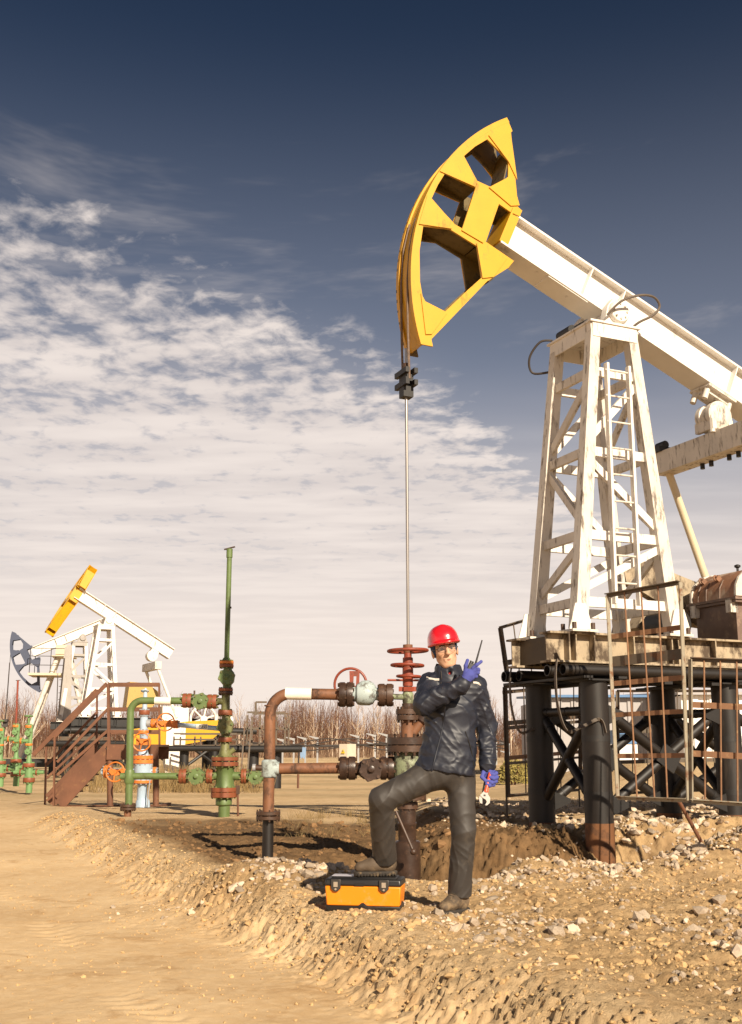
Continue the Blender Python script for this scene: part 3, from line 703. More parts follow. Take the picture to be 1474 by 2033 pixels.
for s in (-1, 1):
    MB().tube([(ec.x, .86 * s, zc_ - .06), (4.50, .86 * s, 3.0)], .047, 14).build('pitman_arm', 'cream_paint', pump)
    cr = MB().prism([[(-.1, -.16), (.25, -.26), (1.35, -.16), (1.45, 0), (1.35, .16), (.25, .26), (-.1, .16)]], (4.45, .72 * s, 2.62), Vector((-math.cos(.35) * s, 0, math.sin(.35) * s)), Vector((math.sin(.35), 0, math.cos(.35))), .12)
    cr.build('crank_arm', 'skid_paint' if s > 0 else 'yellow_paint', pump)
    if s > 0:
        mb = MB(); mb.box((3.42, .72, 2.42), (.34, .20, .22), (Vector((math.cos(.5), 0, -math.sin(.5))), Vector((0, 1, 0)), Vector((math.sin(.5), 0, math.cos(.5))))); mb.build('counterweight', 'skid_paint', pump)
# gear reducer
mb = MB(); mb.box((4.40, 0, 2.42), (1.16, .64, .46)); gear = mb.build('gear_reducer', 'gear_rust', pump)
prof = [(3.80, 2.67), (3.81, 2.78), (3.86, 2.88), (3.94, 2.95), (4.05, 3.00), (4.25, 3.03), (4.55, 3.03), (4.75, 3.00), (4.88, 2.94), (4.96, 2.84), (4.99, 2.67)]
MB().prism([prof], (0, 0, 0), (1, 0, 0), (0, 0, 1), .70).build('gear_hood', 'gear_hood', gear, sharp=50)
mb = MB(); mb.box((4.40, 0, 2.655), (1.30, .80, .028)); mb.box((4.40, 0, 2.625), (1.26, .76, .026)); mb.build('flange', 'gear_rust', gear)
for yy in (-.36, .36):
    mb = MB(); vs = [(a + (a - 4.4) * .03, z + .012) for a, z in prof]
    mb.prism([vs], (0, yy, 0), (1, 0, 0), (0, 0, 1), .03); mb.build('hood_rim', 'white_worn', gear, sharp=50)
for yy in (-.10, .12, .25):
    mb = MB(); mb.tube([(3.80, yy, 2.68), (3.812, yy, 2.80), (3.87, yy, 2.89)], .008, 6); mb.build('hood_rib', 'gear_rust', gear)
for yy in (-.02, .22):
    mb = MB(); nn_ = Vector((-.80, 0, .60)); tt_ = Vector((.60, 0, .80)); c_ = Vector((3.885, yy, 2.90))
    mb.box(c_ + nn_ * .025, (.06, .045, .06), (tt_, Vector((0, 1, 0)), nn_)); mb.torus(c_ + nn_ * .055 - tt_ * .012, (0, 1, 0), .026, .011, 16, 6); mb.build('lifting_lug', 'gear_hood', gear)
for yy in (-.28, .30):
    mb = MB(); mb.box((3.80, yy, 2.58), (.10, .08, .15)); mb.build('bracket', 'white_worn', gear)
mb = MB(); mb.cyl((4.2, .02, 3.03), (4.2, .02, 3.07), .014, n=8); mb.lathe((4.2, .02, 3.07), (0, 0, 1), [(.02, 0), (.035, .01), (.035, .03), (.012, .04)], 12); mb.build('breather', 'black_steel', gear)
mb = MB(); mb.cyl((4.15, -.45, 2.60), (4.15, .6, 2.60), .09, n=16); mb.build('slow_shaft', 'dark_rust', gear)
mb = MB(); mb.cyl((3.35, .05, 2.40), (3.35, .5, 2.40), .16, n=20); mb.box((3.35, .28, 2.24), (.25, .4, .1)); mb.build('motor', 'black_steel', pump)

# ---------------------------------------------------------------- ropes, carrier bars and rod
hang = thing('rod_hanger', 'dark rod hanger with twin wire ropes below the yellow horse head', 'rod hanger', ROD, PSI, world=False)
zt = at(811, 738, 10.5).z
for s in (-1, 1):
    MB().tube([(.0, .075 * s, zt - .1), (-.012, .075 * s, 5.2), (-.014, .075 * s, 5.5), (-.012, .075 * s, 5.8), (.02, .075 * s, 6.2), (.09, .075 * s, 6.5)], .013, 8).build('wire_rope', 'wire_rope', hang)
for z in (zt - .02, zt - .145):
    for s in (-1, 1): MB().box((.048 * s, .0, z), (.04, .27, .055)).build('carrier_bar', 'black_steel', hang)
mb = MB(); mb.box((0, 0, zt - .085), (.085, .16, .07)); mb.box((0, 0, zt - .225), (.11, .11, .11)); cl = mb.build('rod_clamp', 'black_steel', hang)
mb = MB(); mb.cyl((0, 0, zt + .01), (0, 0, zt + .085), .036, n=12); mb.build('clamp_nut', 'dark_rust', cl)
MB().cyl((0, 0, 1.9), (0, 0, zt + .25), .0155, n=12).build('polished_rod', 'steel_rod', hang)

# ---------------------------------------------------------------- pile platform
plat = thing('pile_platform', 'black steel pile platform that carries the near pumping unit', 'pile platform', ROD, PSI, world=False)
def wz(s, yy): 
    p = ROD + Vector((math.cos(PSI) * s - math.sin(PSI) * yy, math.sin(PSI) * s + math.cos(PSI) * yy, 0)); return Hs(p.x, p.y)
for s in (1.78, 3.42, 5.4):
    for yy in (-.5, .5):
        g = wz(s, yy)
        pl = MB().lathe((s, yy, 0), (0, 0, 1), [(.137, g - .5), (.137, 1.70)], 32).build('pile', 'pile_steel', plat)
        MB().lathe((s, yy, 0), (0, 0, 1), [(.1385, g - .55), (.1395, g + (.33 if s < 2 and yy < 0 else .05))], 32).build('rusty_foot', 'pile_rust', pl)
        MB().box((s, yy, 1.708), (.34, .34, .016)).build('cap_plate', 'black_steel', pl)
        for zz in (.62, 1.15): MB().lathe((s, yy, 0), (0, 0, 1), [(.1395, zz - .03), (.1395, zz + .03)], 28).build('collar', 'black_steel', pl)
for yy, s0 in ((-.60, 1.36), (-.40, 1.31), (.40, 1.48), (.60, 1.42)):
    mb = MB(); n = 20; vs = []; r0, r1 = .056, .046
    for xx, rr in ((6.6, r0), (s0, r0), (s0, r1), (s0 + .35, r1)):
        for i in range(n): vs.append((xx, yy + rr * math.cos(6.2832 * i / n), 1.80 + rr * math.sin(6.2832 * i / n)))
    fs = []
    for k in range(3):
        for i in range(n): fs.append((k * n + i, k * n + (i + 1) % n, (k + 1) * n + (i + 1) % n, (k + 1) * n + i))
    fs.append(tuple(range(3 * n, 4 * n))); mb.add(vs, fs); mb.build('long_pipe', 'pile_steel', plat)
for s in (1.55, 1.95, 3.42, 5.4): MB().box((s, 0, 1.728), (.10, 1.5, .022)).build('cross_plate', 'black_steel', plat)
for s in (2.0, 2.6, 3.2): MB().box((s, 0, 1.70), (.10, 1.25, .03)).build('cross_plate', 'black_steel', plat)
def brace(p, q, r=.055):
    b_ = MB().cyl(p, q, r, n=14).build('brace_pipe', 'pile_steel', plat)
    d = (Vector(q) - Vector(p)).normalized()
    for f in (.12, .46, .88):
        c = Vector(p).lerp(Vector(q), f); MB().cyl(c - d * .012, c + d * .012, r + .004, n=14).build('weld_band', 'black_steel', b_)
for yy in (-.5, .5):
    brace((1.86, yy, 1.45), (3.34, yy, .48)); brace((1.86, yy + .002, .48), (3.34, yy + .002, 1.45), .052)
    MB().box((2.60, yy - .06, .96), (.24, .016, .20), (Vector((.84, 0, -.55)), Vector((0, 1, 0)), Vector((.55, 0, .84)))).build('gusset_plate', 'black_steel', plat)
    brace((3.50, yy, 1.40), (5.3, yy, .5)); brace((3.50, yy + .003, .5), (5.3, yy + .003, 1.40), .052)
    for s, dx_ in ((1.78, 1), (3.42, -1)):
        for zz in (1.38, .52): MB().prism([[(-.12, -.10), (.10 * dx_ , -.02), (.10 * dx_, .02), (-.12, .10)] if dx_ > 0 else [(.12, -.10), (.12, .10), (-.10, .02), (-.10, -.02)]], (s + .22 * dx_, yy - .055, zz), (1, 0, 0), (0, 0, 1), .014).build('gusset_plate', 'black_steel', plat)
for s in (1.78, 3.42):
    brace((s, -.4, 1.36), (s, .4, .56), .05); brace((s + .003, -.4, .56), (s + .003, .4, 1.36), .048); brace((s, -.4, 1.42), (s, .4, 1.42), .045)
for yy, s0, sw in ((-.52, 1.33, 1), (.52, 1.45, -1)):
    mb = MB(); path = smooth_path([(s0 + .02, yy, 1.90), (s0 - .03, yy - .04, 1.74), (s0 - .02, yy - .05, 1.45), (s0 + .06, yy - .07, 1.22), (s0 + .22, yy - .09, 1.26), (s0 + .40, yy - .13, 1.33), (s0 + .44, yy - .16, 1.20)], 5)
    for a, c in zip(path[:-1], path[1:]): mb.bar(a, c, .035, .008, up=(1, 0, .2))
    mb.build('hanging_strap', 'belt', plat)

# ---------------------------------------------------------------- guard panels of welded angle and rod
def panel(label, TL, TR, BL, BR, rails, rods, frame='fence_cream', rail_m='fence_rust', fw=.036, legs=0.0):
    c = (BL + BR) / 2; r = thing('guard_panel', label, 'guard panel', (c.x, c.y, c.z), group='guard panels round the platform')
    nrm = (TR - TL).cross(BL - TL).normalized()
    for a, c_ in ((TL, BL), (TR, BR)): MB().angle_bar(a, c_, fw, .008, up=nrm).build('post', frame, r)
    for a, c_, mm in ((TL, TR, 'fence_dark'), (BL, BR, frame)): MB().angle_bar(a - nrm * .004, c_ - nrm * .004, fw, .008, up=nrm).build('frame_rail', mm, r)
    for f, w, mm in rails:
        a, c_ = TL.lerp(BL, f), TR.lerp(BR, f); MB().bar(a + nrm * .012, c_ + nrm * .012, w, .007, up=nrm).build('cross_rail', mm, r)
    for f0, f1 in rods:
        MB().cyl(TL.lerp(TR, f0) - nrm * .015, BL.lerp(BR, f1) - nrm * .015, .0075, n=6).build('vertical_rod', rail_m, r)
    if legs:
        for q in (BL, BR): MB().cyl(q, (q.x, q.y, Hs(q.x, q.y) - .1), .012, n=8).build('leg', frame, r)
    return r
panel('tall rusty guard panel standing in front of the white tower foot', at(1206, 1183, 9.95), at(1351, 1157, 9.35), at(1227, 1584, 9.9), at(1367, 1589, 9.35),
      [(.21, .045, 'fence_rust'), (.335, .09, 'fence_dark'), (.445, .045, 'fence_rust'), (.60, .04, 'fence_rust'), (.80, .04, 'fence_rust')],
      [(.26, .30), (.49, .55), (.72, .73)])
panel('low pale guard panel at the right edge under the gear reducer', at(1371, 1309, 9.33), at(1590, 1318, 9.0), at(1373, 1590, 9.33), at(1592, 1604, 9.0),
      [(.325, .05, 'fence_rust'), (.67, .05, 'fence_rust')], [(.13, .13), (.28, .28), (.43, .43), (.58, .58), (.75, .75)])
panel('dark upper guard panel on the far corner left of the piles', at(991, 1247, 12.3), at(1075, 1222, 13.2), at(1006, 1350, 12.3), at(1085, 1340, 13.2),
      [(.68, .06, 'fence_dark')], [(.3, .3), (.6, .6)], frame='fence_dark', rail_m='fence_dark')
panel('dark lower guard panel on the far corner left of the piles', at(1000, 1364, 12.3), at(1150, 1350, 14.6), at(1006, 1580, 12.3), at(1150, 1568, 14.6),
      [(.05, .04, 'fence_dark'), (.34, .05, 'fence_dark'), (.385, .04, 'fence_dark'), (.66, .045, 'fence_rust'), (.71, .03, 'fence_dark')],
      [(.22, .22), (.28, .28), (.45, .45), (.7, .7), (.9, .9)], frame='fence_dark', rail_m='fence_dark', legs=1.0)
panel('dark guard panel standing behind the crossed brace pipes', at(1225, 1372, 15.0), at(1420, 1372, 15.6), at(1225, 1575, 15.0), at(1420, 1568, 15.6),
      [(.4, .05, 'fence_dark'), (.7, .05, 'fence_dark')], [(.15, .15), (.3, .3), (.45, .45), (.6, .6), (.75, .75), (.9, .9)], frame='fence_dark', rail_m='fence_dark', legs=1.0)
o = MB().cyl(at(1349, 1592, 9.6), at(1392, 1670, 9.75), .017, n=10).build('steel_bar', 'rust_rail'); tag(o, 'rusty bar slanting from the tall guard panel into the rubble', 'bar')
# ================================================================== wellheads and pipework
def zpx(py, Y): return at(737, py, Y).z
def col(root, name, m_, px, Y, prof, n=24, sharp=38):
    """a turned piece standing upright: prof = (row in the photograph, radius in its pixels)"""
    k = m_per_px(Y) * 1.01; c = at(px, prof[0][0], Y); pr = sorted([(r * k, zpx(py, Y)) for py, r in prof], key=lambda t: t[1])
    return MB().lathe((c.x, Y, 0), (0, 0, 1), pr, n).build(name, m_, root, sharp)
def flange_v(root, px, Y, y0, y1, r, m_, nb=10, bm='dark_rust', ext=2.5, br=1.7):
    k = m_per_px(Y) * 1.01
    o = col(root, 'flange', m_, px, Y, [(y1, r * .97), (y1 - .6, r), (y0 + .6, r), (y0, r * .97)], 28)
    c = at(px, (y0 + y1) / 2, Y); hz_ = zpx(y0 - ext, Y) - zpx(y1 + ext, Y)
    b_ = MB().bolts((c.x, Y, (zpx(y0, Y) + zpx(y1, Y)) / 2), (0, 0, 1), (r - br * 1.4) * k, br * k, hz_, nb, .2).build('bolts', bm, o); b_['kind'] = 'stuff'
    return o
def flange_h(root, px0, px1, py, Y, r, m_, nb=8, bm='dark_rust', ext=3.0, br=1.7, dY=0.0):
    k = m_per_px(Y) * 1.01; a, c = at(px0, py, Y), at(px1, py, Y); L_ = c.x - a.x
    o = MB().lathe(a, (1, 0, 0), [(r * k * .97, 0), (r * k, .12 * L_), (r * k, .42 * L_), (r * k * .9, .44 * L_), (r * k * .9, .56 * L_), (r * k, .58 * L_), (r * k, .88 * L_), (r * k * .97, L_)], 28).build('flange', m_, root)
    b_ = MB().bolts((a + c) / 2, (1, 0, 0), (r - br * 1.3) * k, br * k, L_ + 2 * ext * k, nb, .35).build('bolts', bm, o); b_['kind'] = 'stuff'
    return o
def hpipe(root, pts, Y, r, m_, name='pipe'):
    k = m_per_px(Y) * 1.01; P = [at(x, y, Y) for x, y in pts]
    return MB().tube(P, r * k, 18).build(name, m_, root)
def elbow(root, cx, cy, R, Y, r, m_):     # quarter bend: from the riser below to the pipe on the right
    P = [(cx + R - R * math.cos(t), cy + R - R * math.sin(t)) for t in [math.pi / 2 * i / 10 for i in range(11)]]
    return hpipe(root, P, Y, r, m_, 'elbow')
def star_valve(root, px, py, Y, r, m_, along='x', bm='dark_rust', neck=None, pts=6):
    k = m_per_px(Y) * 1.01; R = r * k; c = at(px, py, Y)
    ax = Vector((1, 0, 0)) if along == 'x' else Vector((0, 0, 1))
    ln = (neck or 1.25) * R
    v = MB().lathe(c - ax * ln, ax, [(R * .5, 0), (R * .5, ln * .35), (R * .78, ln * .6), (R * .84, ln), (R * .78, ln * 1.4), (R * .5, ln * 1.65), (R * .5, ln * 2)], 20).build('valve_body', m_, root)
    poly = []
    for i in range(pts * 4):
        t = 2 * math.pi * i / (pts * 4) + .26; q = R * (1.0 if i % 4 in (0,) else .90 if i % 4 in (1, 3) else .82); poly.append((q * math.cos(t), q * math.sin(t)))
    for dy, th in ((-.55, .34), (-.92, .28)):
        MB().prism([poly], c + Vector((0, dy * R, 0)), (1, 0, 0), (0, 0, 1), th * R).build('bonnet', m_, v)
    mb = MB()
    for i in range(pts):
        t = 2 * math.pi * i / pts + .26; q = c + Vector((.80 * R * math.cos(t), -1.02 * R, .80 * R * math.sin(t))); mb.cyl(q, q + Vector((0, -.16 * R, 0)), .13 * R, n=6)
    b_ = mb.build('bonnet_bolts', bm, v); b_['kind'] = 'stuff'
    MB().lathe(c + Vector((0, -1.02 * R, 0)), (0, -1, 0), [(.30 * R, 0), (.30 * R, .12 * R), (.2 * R, .16 * R), (.2 * R, .30 * R), (.1 * R, .32 * R)], 14).build('spindle_hub', m_, v)
    return v
def hand_wheel(root, c, axis, R, r, m_, spokes=3):
    w = MB().torus(c, axis, R, r, 36, 8).build('hand_wheel', m_, root)
    e = V3(axis).normalized(); a = e.orthogonal().normalized(); b = e.cross(a)
    for i in range(spokes):
        t = 2 * math.pi * i / spokes + .4; d = a * math.cos(t) + b * math.sin(t); MB().tube([c, c + d * R], r * .75, 6).build('spoke', m_, w)
    MB().lathe(c - e * r * 1.6, e, [(r * 2.4, 0), (r * 2.4, r * 3.2)], 14).build('hub', m_, w)
    return w

# ---------------------------------------------------------------- the rusty wellhead behind the worker
YW = 10.5; CX = 810.2; k = m_per_px(YW)
wh = thing('wellhead', 'rusty wellhead with red handwheels and brown pipes behind the worker', 'wellhead', (ROD.x, ROD.y, Hs(ROD.x, ROD.y)))
col(wh, 'conductor', 'oily_rust', CX, YW, [(1765, 24.5), (1672, 24.5), (1669, 22)])
col(wh, 'casing', 'oily_rust', CX - 1, YW, [(1670, 17), (1640, 17), (1638, 18), (1634, 18), (1632, 16.5), (1606, 16.5)])
flange_v(wh, CX - 1, YW, 1592, 1606, 20, 'dark_rust', 8)
flange_v(wh, CX, YW, 1574, 1588, 35, 'dark_rust', 12)
col(wh, 'spool', 'pale_green_worn', CX, YW, [(1576, 27), (1560, 26), (1540, 30), (1510, 30), (1498, 25), (1494, 24)])
flange_v(wh, CX, YW, 1480, 1493, 40, 'dark_rust', 14, ext=7, br=2.6); flange_v(wh, CX, YW, 1464, 1478.5, 40, 'oily_rust', 14, ext=7, br=2.6)
col(wh, 'gasket', 'gasket_gap', CX, YW, [(1480, 37), (1478, 37)])
col(wh, 'spool', 'rust_pipe', CX, YW, [(1466, 14), (1440, 13), (1428, 13.5)])
flange_v(wh, CX, YW, 1420, 1430, 22, 'dark_rust', 10, ext=5, br=2.2); flange_v(wh, CX, YW, 1408, 1418.5, 23, 'dark_rust', 10, ext=5, br=2.2)
col(wh, 'gland', 'oily_rust', CX, YW, [(1409, 11.5), (1397, 11.5), (1396, 9)])
col(wh, 'tee_body', 'pale_green_worn', CX, YW, [(1398, 9.5), (1392, 10.5), (1378, 10.5), (1374, 9)])
col(wh, 'packing_body', 'oily_rust', CX, YW, [(1376, 9), (1357, 8.5)])
col(wh, 'packing_nut', 'red_paint', CX, YW, [(1373, 12), (1364, 12)], n=6, sharp=20)
mb = MB(); c = at(CX, 1368, YW); mb.box(c, (36 * k, .03, 9 * k)); mb.build('yoke_bar', 'red_paint', wh)
col(wh, 'packing_body', 'red_paint', CX, YW, [(1362, 10), (1348, 10), (1346, 11), (1338, 11)])
mb = MB(); c = at(CX, 1350.5, YW); mb.cyl(c - Vector((40 * k, .02, 0)), c + Vector((38 * k, .02, 0)), 2.2 * k, n=8); mb.build('lever_rod', 'red_paint', wh)
hand_wheel(wh, at(CX + 2, 1343, YW), (0.03, 0, 1), 23 * k, 2.6 * k, 'red_paint')
col(wh, 'packing_body', 'red_paint', CX, YW, [(1338, 10.5), (1326, 10.5), (1324, 8), (1319, 8)])
hand_wheel(wh, at(CX - 1, 1321, YW), (0.02, 0, 1), 31 * k, 3.0 * k, 'red_paint')
col(wh, 'packing_body', 'red_paint', CX, YW, [(1319, 10), (1306, 10), (1305, 7.5), (1296, 7.5)])
hand_wheel(wh, at(CX, 1292, YW), (-0.02, 0, 1), 38.5 * k, 3.2 * k, 'red_paint')
col(wh, 'cap', 'rust_pipe', CX, YW, [(1296, 8), (1290, 9.5), (1280, 9.5)])
# side neck on the spool
a = at(CX + 8, 1458, YW); c = at(CX + 28, 1430, YW); MB().cyl(a, c, 9 * k, n=14).build('side_neck', 'rust_pipe', wh); d = (c - a).normalized()
MB().cyl(c - d * .01, c + d * .05, 14 * k, n=18).build('neck_cap', 'oily_rust', wh)
# flow line
elbow(wh, 536.7, 1377, 42, YW, 10.8, 'rust_pipe')
hpipe(wh, [(578, 1377), (680, 1379)], YW, 10.8, 'rust_pipe'); hpipe(wh, [(567, 1377), (619, 1378)], YW, 11.6, 'cloth_tape', 'cloth_wrap')
hpipe(wh, [(536.7, 1418), (535.4, 1512)], YW, 10.8, 'rust_pipe'); hpipe(wh, [(534.5, 1540), (533, 1612)], YW, 10.8, 'rust_pipe')
for yy in (1401, 1503, 1549): col(wh, 'weld_ring', 'rust_pipe', 536.7 - (yy - 1400) * .018, YW, [(yy + 1.5, 11.3), (yy - 1.5, 11.3)])
col(wh, 'tee_body', 'pale_blue', 535, YW, [(1543, 13), (1540, 15), (1512, 15.5), (1508, 12)]); hpipe(wh, [(535, 1526), (555, 1526)], YW, 13, 'pale_blue', 'tee_branch')
hpipe(wh, [(505, 1524), (524, 1525)], YW, 5.5, 'dark_rust', 'drain_stub'); hpipe(wh, [(502, 1524), (508, 1524)], YW, 7, 'galvanised', 'drain_cap')
hpipe(wh, [(553, 1526), (678, 1525)], YW, 10.3, 'rust_pipe')
flange_v(wh, 533, YW, 1611, 1618, 23, 'dark_rust', 8, ext=4); flange_v(wh, 533, YW, 1620, 1627, 23, 'dark_rust', 8, ext=4)
hpipe(wh, [(532.8, 1628), (531.5, 1720)], YW, 10.6, 'pile_steel', 'buried_riser')
flange_h(wh, 674, 701, 1379, YW, 24, 'oily_rust', 8, ext=3, br=3.2)
c = at(725, 1378, YW); v = MB().lathe(c - Vector((27 * k, 0, 0)), (1, 0, 0), [(13 * k, 0), (14 * k, 8 * k), (20 * k, 12 * k), (22 * k, 20 * k), (22 * k, 36 * k), (19 * k, 43 * k), (12 * k, 47 * k), (12 * k, 58 * k)], 24).build('valve_body', 'pale_blue', wh)
MB().ball(at(727, 1370, YW) , (21 * k, 19 * k, 19 * k)).build('valve_dome', 'pale_blue', v)
flange_h(wh, 752, 780, 1380, YW, 22, 'dark_rust', 8, ext=2, br=3.0); hpipe(wh, [(778, 1383), (806, 1384)], YW, 5.6, 'pale_green_worn')
yk = at(700, 1358, YW); yk.y += .12
hand_wheel(wh, yk + Vector((-.02, 0, 0)), (.12, 1, .05), 32 * k, 2.6 * k, 'red_paint', spokes=0)
mb = MB(); mb.prism([[(-.042, -.11), (.042, -.11), (.05, .10), (-.05, .10)], [(-.012, -.04), (.014, -.04), (.018, .05), (-.008, .05)]], at(704, 1352, YW) + Vector((0, .08, 0)), (1, 0, 0), (0, 0, 1), .025); mb.build('wheel_yoke', 'red_paint', wh)
flange_h(wh, 675, 706, 1525, YW, 22, 'oily_rust', 8, ext=3, br=3.2)
star_valve(wh, 737, 1527, YW, 24, 'oily_rust', 'x', 'dark_rust', neck=1.5, pts=6)
flange_h(wh, 756, 782, 1525, YW, 22, 'oily_rust', 8, ext=3, br=3.2); hpipe(wh, [(780, 1526), (800, 1526)], YW, 11, 'flange_red')
MB().tube([at(786, 1610, YW - .3), at(820, 1688, YW - .35)], .013, 8).build('hook_rod', 'dark_rust', wh)
MB().ball(at(821, 1691, YW - .35), .03).build('rod_knob', 'dark_rust', wh)

# ---------------------------------------------------------------- the green wellhead with the tall vent pipe
YG = 16.0; GX0 = 446.5; k = m_per_px(YG)
gw = thing('wellhead', 'green wellhead with red flanges and one tall vent pipe', 'wellhead', (at(GX0, 1600, YG).x, YG, Hs(at(GX0, 1600, YG).x, YG)))
MB().tube([at(450.3, 1312, YG), at(456.0, 1104, YG)], 5.1 * k, 16).build('vent_pipe', 'green_paint', gw)
MB().tube([at(455.9, 1107, YG), at(456.3, 1090, YG)], 6.3 * k, 16).build('vent_sleeve', 'green_paint', gw)
MB().bar(at(445.5, 1091, YG), at(467, 1085.5, YG), .06, .012).build('vent_plate', 'dark_rust', gw)
MB().cyl(at(455, 1207, YG), at(460, 1206, YG), 2 * k, n=8).build('vent_plug', 'dark_rust', gw)
col(gw, 'neck', 'green_paint', 450, YG, [(1314, 9), (1306, 6.5)])
flange_v(gw, 450, YG, 1312.5, 1318, 14, 'flange_orange', 8, 'green_olive'); flange_v(gw, 450, YG, 1319, 1325, 14, 'flange_red', 8, 'green_olive')
star_valve(gw, 452, 1345, YG, 17, 'green_paint', 'z', 'green_olive', neck=1.3)
flange_v(gw, 448.5, YG, 1367, 1372, 14, 'flange_red', 8); flange_v(gw, 448.5, YG, 1373, 1378, 14, 'dark_rust', 8)
col(gw, 'tee_body', 'green_olive', 448, YG, [(1412, 8.5), (1378, 8)])
hpipe(gw, [(430, 1392), (448, 1393)], YG, 6.5, 'green_olive')
flange_v(gw, 447.5, YG, 1410, 1420, 14, 'flange_red', 8, 'green_olive')
star_valve(gw, 449, 1442, YG, 17, 'green_olive', 'z', 'green_paint', neck=1.3)
flange_v(gw, 446.8, YG, 1464, 1473, 14, 'flange_red', 8, 'green_olive')
col(gw, 'reducer', 'green_olive', 446.5, YG, [(1503, 17), (1497, 12), (1486, 9), (1472, 8)])
MB().cyl(at(452, 1498, YG), at(466, 1487, YG), 5 * k, n=12).build('side_neck', 'green_olive', gw)
flange_v(gw, 446.8, YG, 1503, 1510.5, 26, 'flange_red', 12, 'green_olive'); flange_v(gw, 446.8, YG, 1512.5, 1521, 26, 'flange_red', 12, 'green_olive')
col(gw, 'gasket', 'gasket_gap', 446.8, YG, [(1513, 24), (1510, 24)])
col(gw, 'spool', 'green_paint', 446.5, YG, [(1565, 20), (1556, 17.5), (1540, 17), (1528, 17), (1522, 20)])
hpipe(gw, [(418, 1540), (480, 1541)], YG, 8, 'green_paint', 'cross_pipe')
flange_v(gw, 444.5, YG, 1563.5, 1572, 24.5, 'flange_red', 12, 'green_olive'); flange_v(gw, 444.5, YG, 1572.6, 1583, 24.5, 'flange_red', 12, 'green_olive')
col(gw, 'base_collar', 'green_paint', 444.5, YG, [(1600, 12), (1597, 15.5), (1587, 15.5), (1583, 13)]); col(gw, 'base_pipe', 'green_paint', 444.5, YG, [(1640, 11), (1598, 11)])
flange_h(gw, 413, 431, 1393, YG, 14, 'flange_red', 8, 'green_olive'); star_valve(gw, 400, 1393, YG, 17, 'green_paint', 'x', 'green_olive', neck=1.2)
flange_h(gw, 364, 381, 1391, YG, 14, 'flange_red', 8, 'green_paint')
hpipe(gw, [(280, 1391), (365, 1391.5)], YG, 6.8, 'green_paint'); hpipe(gw, [(308, 1391), (340, 1392)], YG, 7.4, 'cloth_tape', 'cloth_wrap')
elbow(gw, 259.5, 1391, 24, YG, 6.8, 'green_paint')
MB().tube([at(386, 1393, YG), at(386.5, 1371, YG)], 1.8 * k, 8).build('handle_rod', 'dark_rust', gw)
hpipe(gw, [(259.5, 1414), (256, 1600)], YG, 7, 'green_paint', 'riser'); col(gw, 'tee_body', 'green_paint', 256.7, YG, [(1556, 8), (1552, 9.5), (1532, 9.5), (1528, 8)])
hpipe(gw, [(240, 1541), (360, 1541)], YG, 6.3, 'green_paint'); flange_h(gw, 357, 371, 1541, YG, 14, 'flange_red', 8, 'green_olive')
star_valve(gw, 392, 1541, YG, 17, 'green_paint', 'x', 'green_olive', neck=1.15); flange_h(gw, 411, 423, 1541, YG, 14, 'flange_red', 8, 'green_olive')
flange_h(gw, 480, 490, 1541, YG, 14, 'flange_red', 8, 'green_olive'); star_valve(gw, 509, 1543, YG, 15, 'green_paint', 'x', 'green_olive', neck=1.2)
flange_v(gw, 254.5, YG, 1597, 1602, 15, 'dark_rust', 8); flange_v(gw, 254.5, YG, 1603, 1608, 15, 'dark_rust', 8); hpipe(gw, [(254, 1609), (253.5, 1630)], YG, 7, 'rust_pipe', 'buried_riser')
MB().tube([at(472, 1562, YG), at(473, 1622, YG)], 2 * k, 8).build('ground_rod', 'rust_rail', gw); MB().box(at(472, 1568, YG), (8 * k, .05, 16 * k)).build('rod_clamp', 'dark_rust', gw)

# ---------------------------------------------------------------- the blue wellhead with orange wheels
YB = 19.0; BX = 284.5; k = m_per_px(YB)
bw = thing('wellhead', 'pale blue wellhead with orange flanges and wheels by the rusty stairs', 'wellhead', (at(BX, 1600, YB).x, YB, Hs(at(BX, 1600, YB).x, YB)))
col(bw, 'base_pipe', 'sky_blue_paint', 282, YB, [(1640, 14), (1606, 14), (1590, 13), (1585, 9.5)]); col(bw, 'casing', 'sky_blue_paint', 282, YB, [(1587, 9.5), (1560, 9), (1555, 12)])
flange_v(bw, 283, YB, 1549, 1555, 18, 'flange_orange', 10, 'galvanised'); col(bw, 'spool', 'sky_blue_paint', 283.5, YB, [(1550, 16), (1520, 17), (1515, 18)])
flange_v(bw, 284, YB, 1508, 1516, 19.5, 'flange_orange', 12, 'galvanised'); flange_v(bw, 284, YB, 1500, 1507, 19.5, 'flange_orange', 12, 'galvanised')
col(bw, 'valve_stem_body', 'sky_blue_paint', 284.5, YB, [(1500, 12), (1492, 9), (1486, 8), (1460, 8), (1456, 10)])
hand_wheel(bw, at(287, 1473, YB) + Vector((0, -.22, 0)), (0, 1, 0), 17 * k, 1.5 * k, 'flange_orange', 3); c = at(286, 1473, YB); MB().box(c + Vector((0, -.1, 0)), (22 * k, .16, 12 * k)).build('valve_body', 'flange_orange', bw)
flange_v(bw, 285, YB, 1450, 1457, 10.5, 'flange_orange', 8, 'galvanised'); col(bw, 'tee_body', 'sky_blue_paint', 285.5, YB, [(1451, 7), (1436, 8), (1424, 7), (1420, 10)])
flange_v(bw, 287, YB, 1410, 1419, 10.5, 'flange_red', 8, 'galvanised'); col(bw, 'stem', 'sky_blue_paint', 287.5, YB, [(1411, 5), (1380, 4), (1366, 2)])
hand_wheel(bw, at(288, 1372, YB), (0, .3, 1), 7 * k, 1.2 * k, 'sky_blue_paint', 3)
hpipe(bw, [(292, 1436), (300, 1436)], YB, 8, 'galvanised', 'nipple'); flange_h(bw, 301, 312, 1436, YB, 9, 'flange_orange', 6, 'galvanised')
